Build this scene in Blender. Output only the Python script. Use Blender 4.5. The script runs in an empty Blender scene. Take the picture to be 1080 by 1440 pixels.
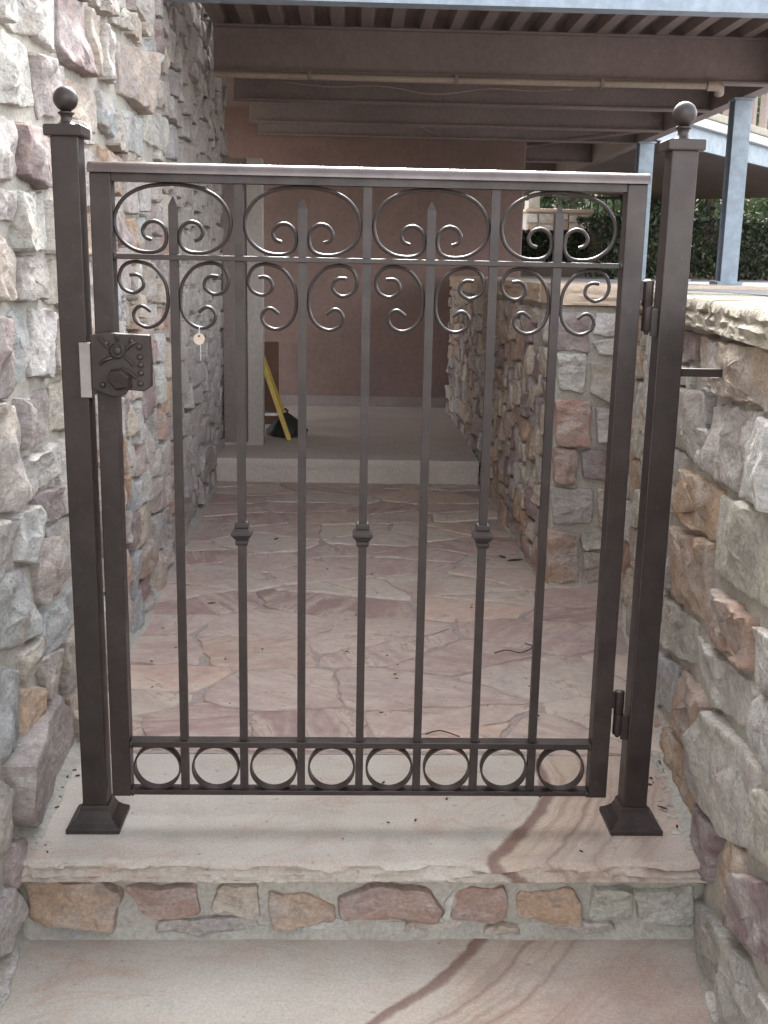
import bpy, bmesh, math, random
from mathutils import Vector, Matrix, noise
import numpy as np

# ------------------------------------------------------------------ camera, sky, sun, exposure
SC = 1.3                       # the scene is laid out in units of 1.3 m and scaled to metres at the end
scn = bpy.context.scene
col = scn.collection
cam_d = bpy.data.cameras.new('camera')
cam_d.sensor_fit = 'VERTICAL'; cam_d.sensor_height = 24.0
cam_d.lens = 24.0 * 1533.5 / 1440.0
cam_d.clip_start = 0.05; cam_d.clip_end = 500.0
cam = bpy.data.objects.new('camera', cam_d); col.objects.link(cam)
yaw, pitch, roll = 0.0333, 0.2188, 0.0196
_f = Vector((math.sin(yaw)*math.cos(pitch), math.cos(yaw)*math.cos(pitch), -math.sin(pitch)))
_r = Vector((math.cos(yaw), -math.sin(yaw), 0)); _u = _r.cross(_f)
_r2 = _r*math.cos(roll)+_u*math.sin(roll); _u2 = _u*math.cos(roll)-_r*math.sin(roll)
cam.matrix_world = Matrix.Translation(Vector((-0.0348, -1.6403, 0.8884))*SC) @ Matrix((_r2, _u2, -_f)).transposed().to_4x4()
scn.camera = cam

SUN_EL, SUN_AZ = math.radians(36), math.radians(3)      # azimuth clockwise from +Y
w = bpy.data.worlds.new('World'); scn.world = w; w.use_nodes = True
nt = w.node_tree; nt.nodes.clear()
sky = nt.nodes.new('ShaderNodeTexSky'); sky.sky_type = 'NISHITA'; sky.sun_disc = False
sky.sun_elevation = SUN_EL; sky.sun_rotation = SUN_AZ; sky.air_density = 1.0; sky.dust_density = 2.5; sky.ozone_density = 1.0
hs = nt.nodes.new('ShaderNodeHueSaturation'); hs.inputs['Saturation'].default_value = 0.26
bg = nt.nodes.new('ShaderNodeBackground'); bg.inputs['Strength'].default_value = 0.15
wo = nt.nodes.new('ShaderNodeOutputWorld')
nt.links.new(sky.outputs[0], hs.inputs['Color']); nt.links.new(hs.outputs[0], bg.inputs['Color']); nt.links.new(bg.outputs[0], wo.inputs['Surface'])
sd = bpy.data.lights.new('sun', 'SUN'); sd.energy = 2.0; sd.angle = math.radians(18); sd.color = (1.0, 0.95, 0.9)
so = bpy.data.objects.new('sun', sd); col.objects.link(so)
_sd = Vector((math.sin(SUN_AZ)*math.cos(SUN_EL), math.cos(SUN_AZ)*math.cos(SUN_EL), math.sin(SUN_EL)))
so.rotation_euler = _sd.to_track_quat('Z', 'Y').to_euler(); so.location = (0, 0, 8)
scn.view_settings.view_transform = 'Standard'; scn.view_settings.look = 'None'
scn.view_settings.exposure = 2.75; scn.view_settings.gamma = 1.0; scn.view_settings.use_curve_mapping = False
try:
    scn.cycles.max_bounces = 8; scn.cycles.diffuse_bounces = 5
except Exception: pass

rnd = random.Random(7)
# ------------------------------------------------------------------ materials
class NT:
    def __init__(s, name):
        s.m = bpy.data.materials.new(name); s.m.use_nodes = True; s.t = s.m.node_tree; s.t.nodes.clear()
        s.o = s.t.nodes.new('ShaderNodeOutputMaterial'); s.b = s.t.nodes.new('ShaderNodeBsdfPrincipled')
        s.t.links.new(s.b.outputs[0], s.o.inputs['Surface'])
    def n(s, k, **kw):
        x = s.t.nodes.new(k)
        for a, b in kw.items(): setattr(x, a, b)
        return x
    def l(s, a, b): s.t.links.new(a, b)
    def set(s, **kw):
        for a, b in kw.items(): s.b.inputs[a.replace('_', ' ')].default_value = b
    def coord(s, rand=True):
        tc = s.n('ShaderNodeTexCoord')
        if not rand: return tc.outputs['Object']
        oi = s.n('ShaderNodeObjectInfo'); mu = s.n('ShaderNodeMath', operation='MULTIPLY'); mu.inputs[1].default_value = 37.0
        s.l(oi.outputs['Random'], mu.inputs[0]); ad = s.n('ShaderNodeVectorMath', operation='ADD')
        s.l(tc.outputs['Object'], ad.inputs[0]); s.l(mu.outputs[0], ad.inputs[1]); return ad.outputs[0]
    def noise(s, v, scale, detail=4, rough=0.55, dist=0.0):
        x = s.n('ShaderNodeTexNoise'); x.inputs['Scale'].default_value = scale; x.inputs['Detail'].default_value = detail
        x.inputs['Roughness'].default_value = rough; x.inputs['Distortion'].default_value = dist
        s.l(v, x.inputs['Vector']); return x.outputs['Fac']
    def ramp(s, fac, stops, interp='LINEAR'):
        x = s.n('ShaderNodeValToRGB'); e = x.color_ramp; e.interpolation = interp
        while len(e.elements) < len(stops): e.elements.new(0.5)
        for el, (p, c) in zip(e.elements, stops):
            el.position = p; el.color = (c[0], c[1], c[2], 1) if hasattr(c, '__len__') else (c, c, c, 1)
        s.l(fac, x.inputs[0]); return x.outputs[0]
    def mix(s, fac, a, b, blend='MIX'):
        x = s.n('ShaderNodeMix', data_type='RGBA', blend_type=blend)
        for v, i in ((fac, 0), (a, 6), (b, 7)):
            if hasattr(v, 'links') or hasattr(v, 'is_linked'): s.l(v, x.inputs[i])
            elif isinstance(v, (int, float)): x.inputs[i].default_value = v
            else: x.inputs[i].default_value = (*v[:3], 1)
        return x.outputs[2]
    def bump(s, h, strength, dist, prev=None):
        x = s.n('ShaderNodeBump'); x.inputs['Strength'].default_value = strength; x.inputs['Distance'].default_value = dist
        s.l(h, x.inputs['Height'])
        if prev is not None: s.l(prev, x.inputs['Normal'])
        return x.outputs[0]
def m_stone():
    k = NT('rubble_stone'); v = k.coord(); oi = k.n('ShaderNodeObjectInfo')
    mp = k.n('ShaderNodeMapping'); mp.inputs['Scale'].default_value = (1, 1, 1.8); k.l(v, mp.inputs['Vector']); v2 = mp.outputs[0]
    big = k.noise(v2, 9, 5, 0.6, 0.8); mid = k.noise(v2, 28, 6, 0.65, 0.4); fine = k.noise(v, 150, 4, 0.7)
    c = k.mix(k.ramp(big, [(0.45, 0.0), (0.70, 0.75)]), oi.outputs['Color'], (0.55, 0.52, 0.49))
    c = k.mix(k.ramp(k.noise(v2, 12, 4, 0.6, 1.2), [(0.56, 0.0), (0.68, 0.6)]), c, (0.40, 0.31, 0.25))
    c = k.mix(k.ramp(k.noise(v, 7, 3, 0.5, 0.5), [(0.52, 0.0), (0.70, 0.5)]), c, (0.31, 0.28, 0.29))
    c = k.mix(k.ramp(mid, [(0.60, 0.0), (0.70, 0.6)]), c, (0.22, 0.17, 0.155))
    c = k.mix(1.0, c, k.ramp(fine, [(0.3, 0.76), (0.7, 1.18)]), 'MULTIPLY')
    c = k.mix(k.ramp(k.noise(v2, 42, 6, 0.75, 0.8), [(0.52, 0.0), (0.62, 0.5)]), c, (0.27, 0.22, 0.19))
    c = k.mix(1.0, c, k.ramp(mid, [(0.3, 0.88), (0.6, 1.10)]), 'MULTIPLY')
    k.l(c, k.b.inputs['Base Color']); k.set(Roughness=0.82); k.b.inputs['Specular IOR Level'].default_value = 0.3
    b = k.bump(mid, 0.8, 0.014); b = k.bump(k.noise(v2, 48, 8, 0.75, 0.6), 0.8, 0.007, b); b = k.bump(fine, 0.4, 0.0015, b); k.l(b, k.b.inputs['Normal'])
    return k.m
def m_mortar(name, a, bcol):
    k = NT(name); v = k.coord(False)
    c = k.mix(k.ramp(k.noise(v, 5, 5, 0.6), [(0.35, 0.0), (0.65, 1.0)]), a, bcol)
    c = k.mix(1.0, c, k.ramp(k.noise(v, 120, 4, 0.7), [(0.3, 0.75), (0.7, 1.15)]), 'MULTIPLY')
    c = k.mix(k.ramp(k.noise(v, 17, 5, 0.7), [(0.60, 0.0), (0.75, 0.5)]), c, (0.16, 0.14, 0.12))
    k.l(c, k.b.inputs['Base Color']); k.set(Roughness=0.92)
    b = k.bump(k.noise(v, 30, 5, 0.65), 0.7, 0.01); b = k.bump(k.noise(v, 190, 3, 0.6), 0.5, 0.002, b); k.l(b, k.b.inputs['Normal'])
    return k.m
def m_slab(off=0.0):
    """cream sandstone with a purple brown vein and tan bedding lines to the right of it"""
    k = NT('banded_sandstone'); v = k.coord(False)
    sp = k.n('ShaderNodeSeparateXYZ'); k.l(v, sp.inputs[0])
    def ma(op, a, b):
        x = k.n('ShaderNodeMath', operation=op)
        for i, q in enumerate((a, b)):
            if isinstance(q, (int, float)): x.inputs[i].default_value = q
            else: k.l(q, x.inputs[i])
        return x.outputs[0]
    t = ma('ADD', ma('ADD', sp.outputs[0], ma('MULTIPLY', sp.outputs[1], -0.48)), ma('MULTIPLY', sp.outputs[2], 1.4))
    q = ma('MULTIPLY', ma('MULTIPLY', sp.outputs[1], sp.outputs[1]), 1.1)       # the bedding curves
    t = ma('ADD', t, q)
    wob = ma('MULTIPLY', ma('SUBTRACT', k.noise(v, 3.2, 4, 0.5), 0.5), 0.10)
    wob2 = ma('MULTIPLY', ma('SUBTRACT', k.noise(v, 28, 4, 0.6), 0.5), 0.016)
    t = ma('ADD', ma('ADD', t, wob), wob2)
    t = ma('ADD', t, off); tt = t
    vein = k.ramp(tt, [(0.0, (.47, .42, .36)), (0.262, (.50, .45, .385)), (0.268, (.22, .135, .11)), (0.282, (.27, .18, .145)), (0.288, (.52, .42, .33)), (0.345, (.50, .39, .31)), (0.352, (.36, .245, .19)), (0.362, (.53, .42, .34)), (0.42, (.47, .36, .29)), (0.428, (.40, .29, .235)), (0.44, (.50, .40, .33)), (0.52, (.47, .37, .32)), (1.0, (.46, .375, .34))])
    mp = k.n('ShaderNodeCombineXYZ'); k.l(ma('MULTIPLY', t, 60), mp.inputs[0]); k.l(ma('MULTIPLY', sp.outputs[1], 2.0), mp.inputs[1]); k.l(ma('MULTIPLY', sp.outputs[2], 2.0), mp.inputs[2])
    lines = k.noise(mp.outputs[0], 1.0, 4, 0.6)
    band = k.ramp(tt, [(0.26, 0.0), (0.30, 1.0), (0.46, 1.0), (0.62, 0.25)])
    c = k.mix(k.mix(1.0, k.ramp(lines, [(0.48, 0.0), (0.64, 0.8)]), band, 'MULTIPLY'), vein, (0.36, 0.25, 0.19))
    # long soft streaks everywhere
    mp2 = k.n('ShaderNodeMapping'); mp2.inputs['Scale'].default_value = (2.2, 6, 40); mp2.inputs['Rotation'].default_value = (0, 0, 0.35); k.l(v, mp2.inputs['Vector'])
    c = k.mix(k.ramp(k.noise(mp2.outputs[0], 1.0, 6, 0.6, 1.0), [(0.44, 0.0), (0.66, 0.75)]), c, (0.40, 0.30, 0.25))
    mp3 = k.n('ShaderNodeMapping'); mp3.inputs['Scale'].default_value = (1.6, 3.2, 3.2); mp3.inputs['Rotation'].default_value = (0, 0, -0.3); k.l(v, mp3.inputs['Vector'])
    sw = k.noise(mp3.outputs[0], 1.5, 3, 0.45, 1.8)
    c = k.mix(k.ramp(sw, [(0.47, 0.0), (0.50, 0.55), (0.515, 0.0), (0.56, 0.0), (0.575, 0.4), (0.60, 0.0)]), c, (0.43, 0.30, 0.235))
    c = k.mix(k.ramp(k.noise(v, 2.4, 4, 0.5, 0.7), [(0.42, 0.0), (0.62, 0.6)]), c, (0.60, 0.56, 0.50))
    c = k.mix(k.ramp(k.noise(v, 8, 6, 0.7, 0.5), [(0.54, 0.0), (0.68, 0.45)]), c, (0.36, 0.325, 0.29))
    c = k.mix(k.ramp(tt, [(0.259, 0.0), (0.264, 0.85), (0.279, 0.65), (0.287, 0.0), (0.348, 0.0), (0.353, 0.5), (0.361, 0.0), (0.424, 0.0), (0.43, 0.35), (0.437, 0.0)]), c, (0.215, 0.13, 0.10))
    c = k.mix(1.0, c, k.ramp(k.noise(v, 220, 4, 0.7), [(0.3, 0.80), (0.7, 1.10)]), 'MULTIPLY')
    c = k.mix(k.ramp(k.noise(v, 55, 3, 0.6), [(0.66, 0.0), (0.74, 0.7)]), c, (0.19, 0.155, 0.135))
    k.l(c, k.b.inputs['Base Color']); k.set(Roughness=0.7); k.b.inputs['Specular IOR Level'].default_value = 0.35
    b = k.bump(k.noise(v, 9, 6, 0.6), 0.5, 0.010); b = k.bump(k.noise(mp2.outputs[0], 3.0, 6, 0.7, 1.0), 0.5, 0.004, b); b = k.bump(k.noise(v, 160, 4, 0.7), 0.35, 0.0015, b); k.l(b, k.b.inputs['Normal'])
    return k.m
def m_flag():
    k = NT('flagstone'); v = k.coord(); oi = k.n('ShaderNodeObjectInfo')
    rv = k.n('ShaderNodeVectorRotate', rotation_type='Z_AXIS'); k.l(v, rv.inputs['Vector'])
    an = k.n('ShaderNodeMath', operation='MULTIPLY'); an.inputs[1].default_value = 6.28; k.l(oi.outputs['Random'], an.inputs[0]); k.l(an.outputs[0], rv.inputs['Angle'])
    mp = k.n('ShaderNodeMapping'); mp.inputs['Scale'].default_value = (2.2, 9, 20); k.l(rv.outputs[0], mp.inputs['Vector'])
    st = k.noise(mp.outputs[0], 1.4, 6, 0.62, 1.6)
    c = k.mix(k.ramp(st, [(0.42, 0.0), (0.60, 0.75)]), oi.outputs['Color'], (0.56, 0.47, 0.39))
    c = k.mix(k.ramp(st, [(0.585, 0.0), (0.605, 0.7), (0.625, 0.0)]), c, (0.25, 0.15, 0.12))
    c = k.mix(k.ramp(k.noise(v, 4.5, 4, 0.6, 0.6), [(0.50, 0.0), (0.66, 0.6)]), c, (0.38, 0.26, 0.225))
    c = k.mix(1.0, c, k.ramp(k.noise(v, 45, 5, 0.7), [(0.3, 0.84), (0.7, 1.12)]), 'MULTIPLY')
    c = k.mix(k.ramp(k.noise(v, 38, 3, 0.6), [(0.68, 0.0), (0.76, 0.6)]), c, (0.14, 0.11, 0.10))
    k.l(c, k.b.inputs['Base Color']); k.set(Roughness=0.62); k.b.inputs['Specular IOR Level'].default_value = 0.4
    b = k.bump(st, 0.45, 0.006); b = k.bump(k.noise(v, 22, 5, 0.65), 0.45, 0.006, b); b = k.bump(k.noise(v, 170, 3, 0.6), 0.3, 0.001, b); k.l(b, k.b.inputs['Normal'])
    return k.m
def m_metal(name, c1, rough=0.42, metallic=0.25, spread=0.12):
    k = NT(name); v = k.coord(False)
    n1 = k.noise(v, 25, 4, 0.6)
    c = k.mix(k.ramp(n1, [(0.35, 0.0), (0.7, 1.0)]), c1, [min(1, x*1.35+0.004) for x in c1])
    c = k.mix(k.ramp(k.noise(v, 90, 4, 0.7), [(0.62, 0.0), (0.72, 0.55)]), c, [x*1.9+0.02 for x in c1])
    c = k.mix(k.ramp(k.noise(v, 9, 6, 0.75), [(0.52, 0.0), (0.70, 0.35)]), c, [x*2.0+0.012 for x in c1])
    k.l(c, k.b.inputs['Base Color']); k.set(Metallic=metallic)
    k.l(k.ramp(k.noise(v, 12, 5, 0.6), [(0.3, rough-spread), (0.7, rough+spread)]), k.b.inputs['Roughness'])
    k.l(k.bump(k.noise(v, 260, 2, 0.5), 0.12, 0.001), k.b.inputs['Normal'])
    return k.m
def m_plain(name, c1, c2=None, rough=0.7, scale=6, bump=0.3, bd=0.004, spec=0.4):
    k = NT(name); v = k.coord(False); c2 = c2 or [x*0.8 for x in c1]
    c = k.mix(k.ramp(k.noise(v, scale, 6, 0.65, 0.3), [(0.35, 0.0), (0.65, 1.0)]), c1, c2)
    c = k.mix(1.0, c, k.ramp(k.noise(v, scale*18, 4, 0.7), [(0.3, 0.85), (0.7, 1.1)]), 'MULTIPLY')
    k.l(c, k.b.inputs['Base Color']); k.set(Roughness=rough); k.b.inputs['Specular IOR Level'].default_value = spec
    k.l(k.bump(k.noise(v, scale*12, 4, 0.65), bump, bd), k.b.inputs['Normal'])
    return k.m
def m_leaf(name, a, b2):
    k = NT(name); v = k.coord(False)
    c = k.mix(k.ramp(k.noise(v, 3.5, 3, 0.6), [(0.35, 0.0), (0.65, 1.0)]), a, b2)
    g = k.n('ShaderNodeNewGeometry'); c = k.mix(1.0, c, k.ramp(g.outputs['Random Per Island'], [(0.0, 0.6), (1.0, 1.5)]), 'MULTIPLY')
    k.l(c, k.b.inputs['Base Color']); k.set(Roughness=0.5)
    tr = k.n('ShaderNodeBsdfTranslucent'); k.l(c, tr.inputs['Color']); ms = k.n('ShaderNodeMixShader'); ms.inputs[0].default_value = 0.3
    k.l(k.b.outputs[0], ms.inputs[1]); k.l(tr.outputs[0], ms.inputs[2]); k.l(ms.outputs[0], k.o.inputs['Surface'])
    return k.m
M = dict(
    stone=m_stone(), mortar=m_mortar('grey_mortar', (.47, .44, .385), (.38, .355, .305)), grout=m_mortar('floor_grout', (.42, .35, .31), (.35, .28, .25)),
    slab=m_slab(), slab2=m_slab(.23), flag=m_flag(), bronze=m_metal('bronze_paint', (.031, .0225, .0205)), railtop=m_metal('polished_bronze_rail', (.09, .07, .066), 0.24, 0.45, 0.05), bright=m_metal('worn_steel', (.30, .28, .27), 0.35, 0.6),
    silver=m_metal('galvanised_plate', (.36, .34, .33), 0.5, 0.3), blue=m_metal('blue_grey_paint', (.22, .265, .31), 0.45, 0.0),
    taupe=m_plain('taupe_painted_steel', (.24, .19, .172), (.20, .155, .14), 0.6, 3, 0.1, 0.002), tan=m_plain('tan_painted_pipe', (.36, .29, .23), (.30, .24, .19), 0.5, 4, 0.1, 0.002),
    stucco=m_plain('brown_stucco', (.21, .135, .115), (.15, .10, .085), 0.9, 1.8, 0.4, 0.004), cream=m_plain('cream_trim', (.42, .37, .33), (.36, .31, .28), 0.7, 3, 0.15, 0.002),
    concrete=m_plain('concrete', (.52, .45, .39), (.45, .385, .335), 0.85, 4, 0.4, 0.003), cap=m_plain('sandstone_cap', (.56, .44, .34), (.48, .36, .27), 0.8, 7, 0.6, 0.006),
    palecap=m_plain('pale_coping_stone', (.50, .46, .38), (.40, .35, .28), 0.85, 9, 0.9, 0.012),
    soil=m_plain('brown_soil', (.16, .12, .09), (.10, .08, .06), 0.95, 5, 0.8, 0.01), dirt=m_plain('pale_dirt', (.30, .27, .23), (.24, .21, .18), 0.95, 3, 0.6, 0.01),
    paving=m_plain('grey_paving', (.26, .25, .25), (.20, .19, .19), 0.85, 3, 0.4, 0.004),
    yellow=m_plain('yellow_fibreglass', (.62, .42, .08), (.52, .34, .06), 0.45, 12, 0.1, 0.001), alu=m_metal('aluminium', (.60, .60, .60), 0.35, 0.5),
    black=m_plain('plain_black', (.02, .018, .018), (.03, .025, .02), 0.6, 8, 0.2, 0.002), rust=m_plain('rust_brown_board', (.12, .06, .038), (.09, .045, .03), 0.7, 5, 0.2, 0.002),
    bark=m_plain('bark', (.11, .085, .065), (.07, .055, .04), 0.95, 6, 1.0, 0.02), leafd=m_leaf('hedge_leaf', (.022, .030, .014), (.045, .06, .022)),
    leafg=m_leaf('tree_leaf', (.045, .075, .03), (.08, .11, .045)), leafy=m_leaf('bright_leaf', (.16, .22, .05), (.12, .18, .05)), dead=m_plain('dead_leaf', (.10, .055, .03), (.05, .03, .02), 0.8, 30, 0.2, 0.001),
    paper=m_plain('kraft_tag', (.62, .50, .40), (.56, .44, .35), 0.8, 20, 0.1, 0.001), white=m_plain('white_paint', (.70, .70, .72), (.62, .62, .64), 0.6, 4, 0.1, 0.001))

# ------------------------------------------------------------------ object helpers
def setp(o, label=None, cat=None, group=None, kind=None):
    if label: o['label'] = label
    if cat: o['category'] = cat
    if group: o['group'] = group
    if kind: o['kind'] = kind
    return o
def thing(name, label, cat, loc=(0, 0, 0), rz=0.0, group=None):
    o = bpy.data.objects.new(name, None); o.empty_display_size = 0.1; col.objects.link(o)
    o.location = loc; o.rotation_euler = (0, 0, rz); return setp(o, label, cat, group)
def link(name, me, mat=None, parent=None, loc=None):
    o = bpy.data.objects.new(name, me); col.objects.link(o)
    if mat is not None and not me.materials: me.materials.append(mat)
    if parent is not None: o.parent = parent
    if loc is not None: o.location = loc
    return o
def smooth(me, on=True):
    me.polygons.foreach_set('use_smooth', [on]*len(me.polygons)); me.update()
class MB:
    def __init__(s): s.v = []; s.f = []
    def add(s, vs, fs):
        n = len(s.v); s.v += [tuple(v) for v in vs]; s.f += [tuple(i+n for i in f) for f in fs]; return s
    def box(s, x0, x1, y0, y1, z0, z1, m=None):
        vs = [Vector((x, y, z)) for z in (z0, z1) for y in (y0, y1) for x in (x0, x1)]
        if m is not None: vs = [m @ v for v in vs]
        return s.add(vs, [(0, 2, 3, 1), (4, 5, 7, 6), (0, 1, 5, 4), (2, 6, 7, 3), (0, 4, 6, 2), (1, 3, 7, 5)])
    def loft(s, rings, cap=True):
        """rings: list of equal length closed loops"""
        k = len(rings[0]); n = len(s.v)
        for r in rings: s.v += [tuple(p) for p in r]
        for i in range(len(rings)-1):
            for j in range(k):
                a = n+i*k+j; b = n+i*k+(j+1) % k; s.f.append((a, b, b+k, a+k))
        if cap: s.f.append(tuple(n+j for j in reversed(range(k)))); s.f.append(tuple(n+(len(rings)-1)*k+j for j in range(k)))
        return s
    def sq(s, cx, cy, prof):
        """square lofted shape: prof = [(z, half)]"""
        return s.loft([[(cx-h, cy-h, z), (cx+h, cy-h, z), (cx+h, cy+h, z), (cx-h, cy+h, z)] for z, h in prof])
    def lathe(s, cx, cy, prof, n=24):
        return s.loft([[(cx+r*math.cos(2*math.pi*i/n), cy+r*math.sin(2*math.pi*i/n), z) for i in range(n)] for z, r in prof])
    def tube(s, pts, r, n=8, closed=False, flat=1.0):
        pts = [Vector(p) for p in pts]; N = len(pts); rings = []; up = None
        for i, p in enumerate(pts):
            a = pts[(i-1) % N] if (closed or i > 0) else p; b = pts[(i+1) % N] if (closed or i < N-1) else p
            t = (b-a).normalized()
            if up is None: up = Vector((0, 1, 0)) if abs(t.y) < 0.9 else Vector((0, 0, 1))
            e = t.cross(up).normalized(); up2 = e.cross(t).normalized()
            rings.append([p+e*(r*math.cos(2*math.pi*j/n))+up2*(r*flat*math.sin(2*math.pi*j/n)) for j in range(n)]); 
        if closed: rings.append(rings[0]); return s.loft(rings, False)
        return s.loft(rings)
    def mesh(s, name):
        me = bpy.data.meshes.new(name); me.from_pydata(s.v, [], s.f); me.update(); return me
    def build(s, name, mat, parent=None, loc=None, sm=False, bevel=0.0):
        me = s.mesh(name)
        if bevel:
            bm = bmesh.new(); bm.from_mesh(me); bmesh.ops.remove_doubles(bm, verts=bm.verts, dist=1e-6)
            bmesh.ops.recalc_face_normals(bm, faces=bm.faces)
            es = [e for e in bm.edges if len(e.link_faces) == 2 and e.calc_face_angle(0) > 0.5]
            bmesh.ops.bevel(bm, geom=es, offset=bevel, segments=2, affect='EDGES', profile=0.5, clamp_overlap=True)
            bm.to_mesh(me); bm.free()
        else:
            bm = bmesh.new(); bm.from_mesh(me); bmesh.ops.recalc_face_normals(bm, faces=bm.faces); bm.to_mesh(me); bm.free()
        o = link(name, me, mat, parent, loc)
        if sm:
            smooth(me)
            try: me.set_sharp_from_angle(angle=math.radians(40))
            except Exception: pass
        return o
def spline(pts, k=6):
    out = []; P = [Vector(p) for p in pts]; n = len(P)
    for i in range(n-1):
        p0 = P[max(i-1, 0)]; p1 = P[i]; p2 = P[i+1]; p3 = P[min(i+2, n-1)]
        for j in range(k):
            t = j/k; out.append(0.5*((2*p1)+(p2-p0)*t+(2*p0-5*p1+4*p2-p3)*t*t+(3*p1-3*p2+p3-p0)*t**3))
    out.append(P[-1]); return out

# ------------------------------------------------------------------ stones
PAL = {'w': (.62, .59, .545), 'g': (.49, .445, .40), 'p': (.29, .215, .21), 'b': (.42, .43, .43), 'o': (.48, .335, .235), 'k': (.52, .44, .36), 'v': (.38, .315, .30), 'n': (.475, .465, .395), 'r': (.41, .275, .225)}
def stone_mesh(poly, depth, M_=26, R_=5, rough=1.0, seed=0):
    """poly in wall coordinates (s, t) round its centre; front face towards -y of the wall frame"""
    rg = random.Random(seed)
    P = poly
    for _ in range(1):                                  # cut the corners
        Q = []
        for i in range(len(P)):
            a = Vector(P[i]); b = Vector(P[(i+1) % len(P)]); L = (b-a).length; c = min(0.12, 0.005/max(L, 1e-4))
            Q += [a.lerp(b, c), a.lerp(b, 1-c)]
        P = Q
    tot = sum((P[(i+1) % len(P)]-P[i]).length for i in range(len(P))); out = []
    for i in range(len(P)):                             # keep the corners, divide the sides
        L = (P[(i+1) % len(P)]-P[i]).length; m = max(1, round(L/tot*M_))
        out += [P[i].lerp(P[(i+1) % len(P)], q/m) for q in range(m)]
    M_ = len(out)
    sx = max(p[0] for p in poly)-min(p[0] for p in poly); st = max(p[1] for p in poly)-min(p[1] for p in poly); sz = min(sx, st)
    off = Vector((rg.random()*90, rg.random()*90, rg.random()*90))
    out = [p+Vector((noise.noise(Vector((p.x*22, p.y*22, 0))+off), noise.noise(Vector((p.x*22, p.y*22, 7))+off)))*0.005*rough + Vector((noise.noise(Vector((p.x*70, p.y*70, 0))+off), noise.noise(Vector((p.x*70, p.y*70, 7))+off)))*0.0022*rough for p in out]
    planes = []                                         # split faces: lowest of several tilted planes
    for _ in range(3):
        a = rg.uniform(0, 6.28); g = rg.uniform(0.01, 0.24); planes.append((math.cos(a)*g, math.sin(a)*g, depth+rg.uniform(0.0, 0.006)))
    tilt = (rg.uniform(-.09, .09), rg.uniform(-.09, .09))
    def hgt(x, y, e):
        h = min(c+gx*x+gy*y for gx, gy, c in planes)+tilt[0]*x+tilt[1]*y
        v = Vector((x, y, 0)); h += rough*(0.004*noise.noise(v*20+off)+0.0022*noise.noise(v*60+off)+0.0012*noise.noise(v*130+off))
        l1 = noise.noise(Vector((x*8, y*17, 3))+off); l2 = noise.noise(Vector((x*20, y*13, 9))+off)
        h += rough*(0.0024*max(-1, min(1, (l1-.05)*14))+0.0014*max(-1, min(1, (l2+.12)*12)))*min(1, (1.06-e)*12)
        return max(h, 0.5*depth)
    vs = [(p.x*1.02, 0.012, p.y*1.02) for p in out]; rings = [1.0, 0.975, 0.94, 0.87, 0.78, 0.67, 0.54, 0.38, 0.2] if R_ >= 5 else [1.0, 0.972, 0.90, 0.7, 0.4][:R_+1]
    for q, r in enumerate(rings):
        for p in out:
            x, y = p.x*r, p.y*r; h = hgt(x, y, r)
            if q == 0: h = h*0.80-0.001
            elif q == 1: h = h*0.98-0.0004
            vs.append((x, -h, y))
    n = len(rings)+1; fs = []
    for i in range(n-1):
        for j in range(M_):
            a = i*M_+j; b = i*M_+(j+1) % M_; fs.append((a, a+M_, b+M_, b))
    vs.append((0, -hgt(0, 0, 0), 0)); c = len(vs)-1
    for j in range(M_): fs.append(((n-1)*M_+j, c, (n-1)*M_+(j+1) % M_))
    me = bpy.data.meshes.new('stone'); me.from_pydata(vs, [], fs)
    bm = bmesh.new(); bm.from_mesh(me); bmesh.ops.recalc_face_normals(bm, faces=bm.faces); bm.to_mesh(me); bm.free()
    smooth(me)
    try: me.set_sharp_from_angle(angle=math.radians(38))
    except Exception: pass
    return me
def inpoly(x, y, P):
    c = False; j = len(P)-1
    for i in range(len(P)):
        if (P[i][1] > y) != (P[j][1] > y) and x < (P[j][0]-P[i][0])*(y-P[i][1])/(P[j][1]-P[i][1])+P[i][0]: c = not c
        j = i
    return c
def pack(s0, s1, t0, t1, traced, rg, wr=(0.09, 0.24), hr=(0.06, 0.115), g=0.01, hole=None):
    ns = int((s1-s0)/g); nt_ = int((t1-t0)/g); occ = np.zeros((ns, nt_), bool)
    for P in traced:
        xs = [p[0] for p in P]; ys = [p[1] for p in P]
        for i in range(max(0, int((min(xs)-s0)/g)-1), min(ns, int((max(xs)-s0)/g)+2)):
            for j in range(max(0, int((min(ys)-t0)/g)-1), min(nt_, int((max(ys)-t0)/g)+2)):
                x = s0+(i+.5)*g; y = t0+(j+.5)*g
                if inpoly(x, y, P): occ[i, j] = True
    if hole:
        for i in range(ns):
            for j in range(nt_):
                if hole(s0+(i+.5)*g, t0+(j+.5)*g): occ[i, j] = True
    out = []
    for j in range(nt_):
        i = 0
        while i < ns:
            if occ[i, j]: i += 1; continue
            w_ = int(rg.uniform(*wr)/g); h_ = int(rg.uniform(*hr)/g)
            a = i
            while a < ns and not occ[a, j] and a-i < w_: a += 1
            if 0 < ns-a < 4 and not occ[a:ns, j].any(): a = ns
            b = j
            while b < nt_ and b-j < h_ and not occ[i:a, b].any(): b += 1
            if 0 < nt_-b < 4: 
                while b < nt_ and not occ[i:a, b].any(): b += 1
            occ[i:a, j:b] = True
            if (a-i)*g >= 0.05 and (b-j)*g >= 0.038: out.append((s0+i*g, s0+a*g, t0+j*g, t0+b*g))
            i = a
    return out
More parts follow.
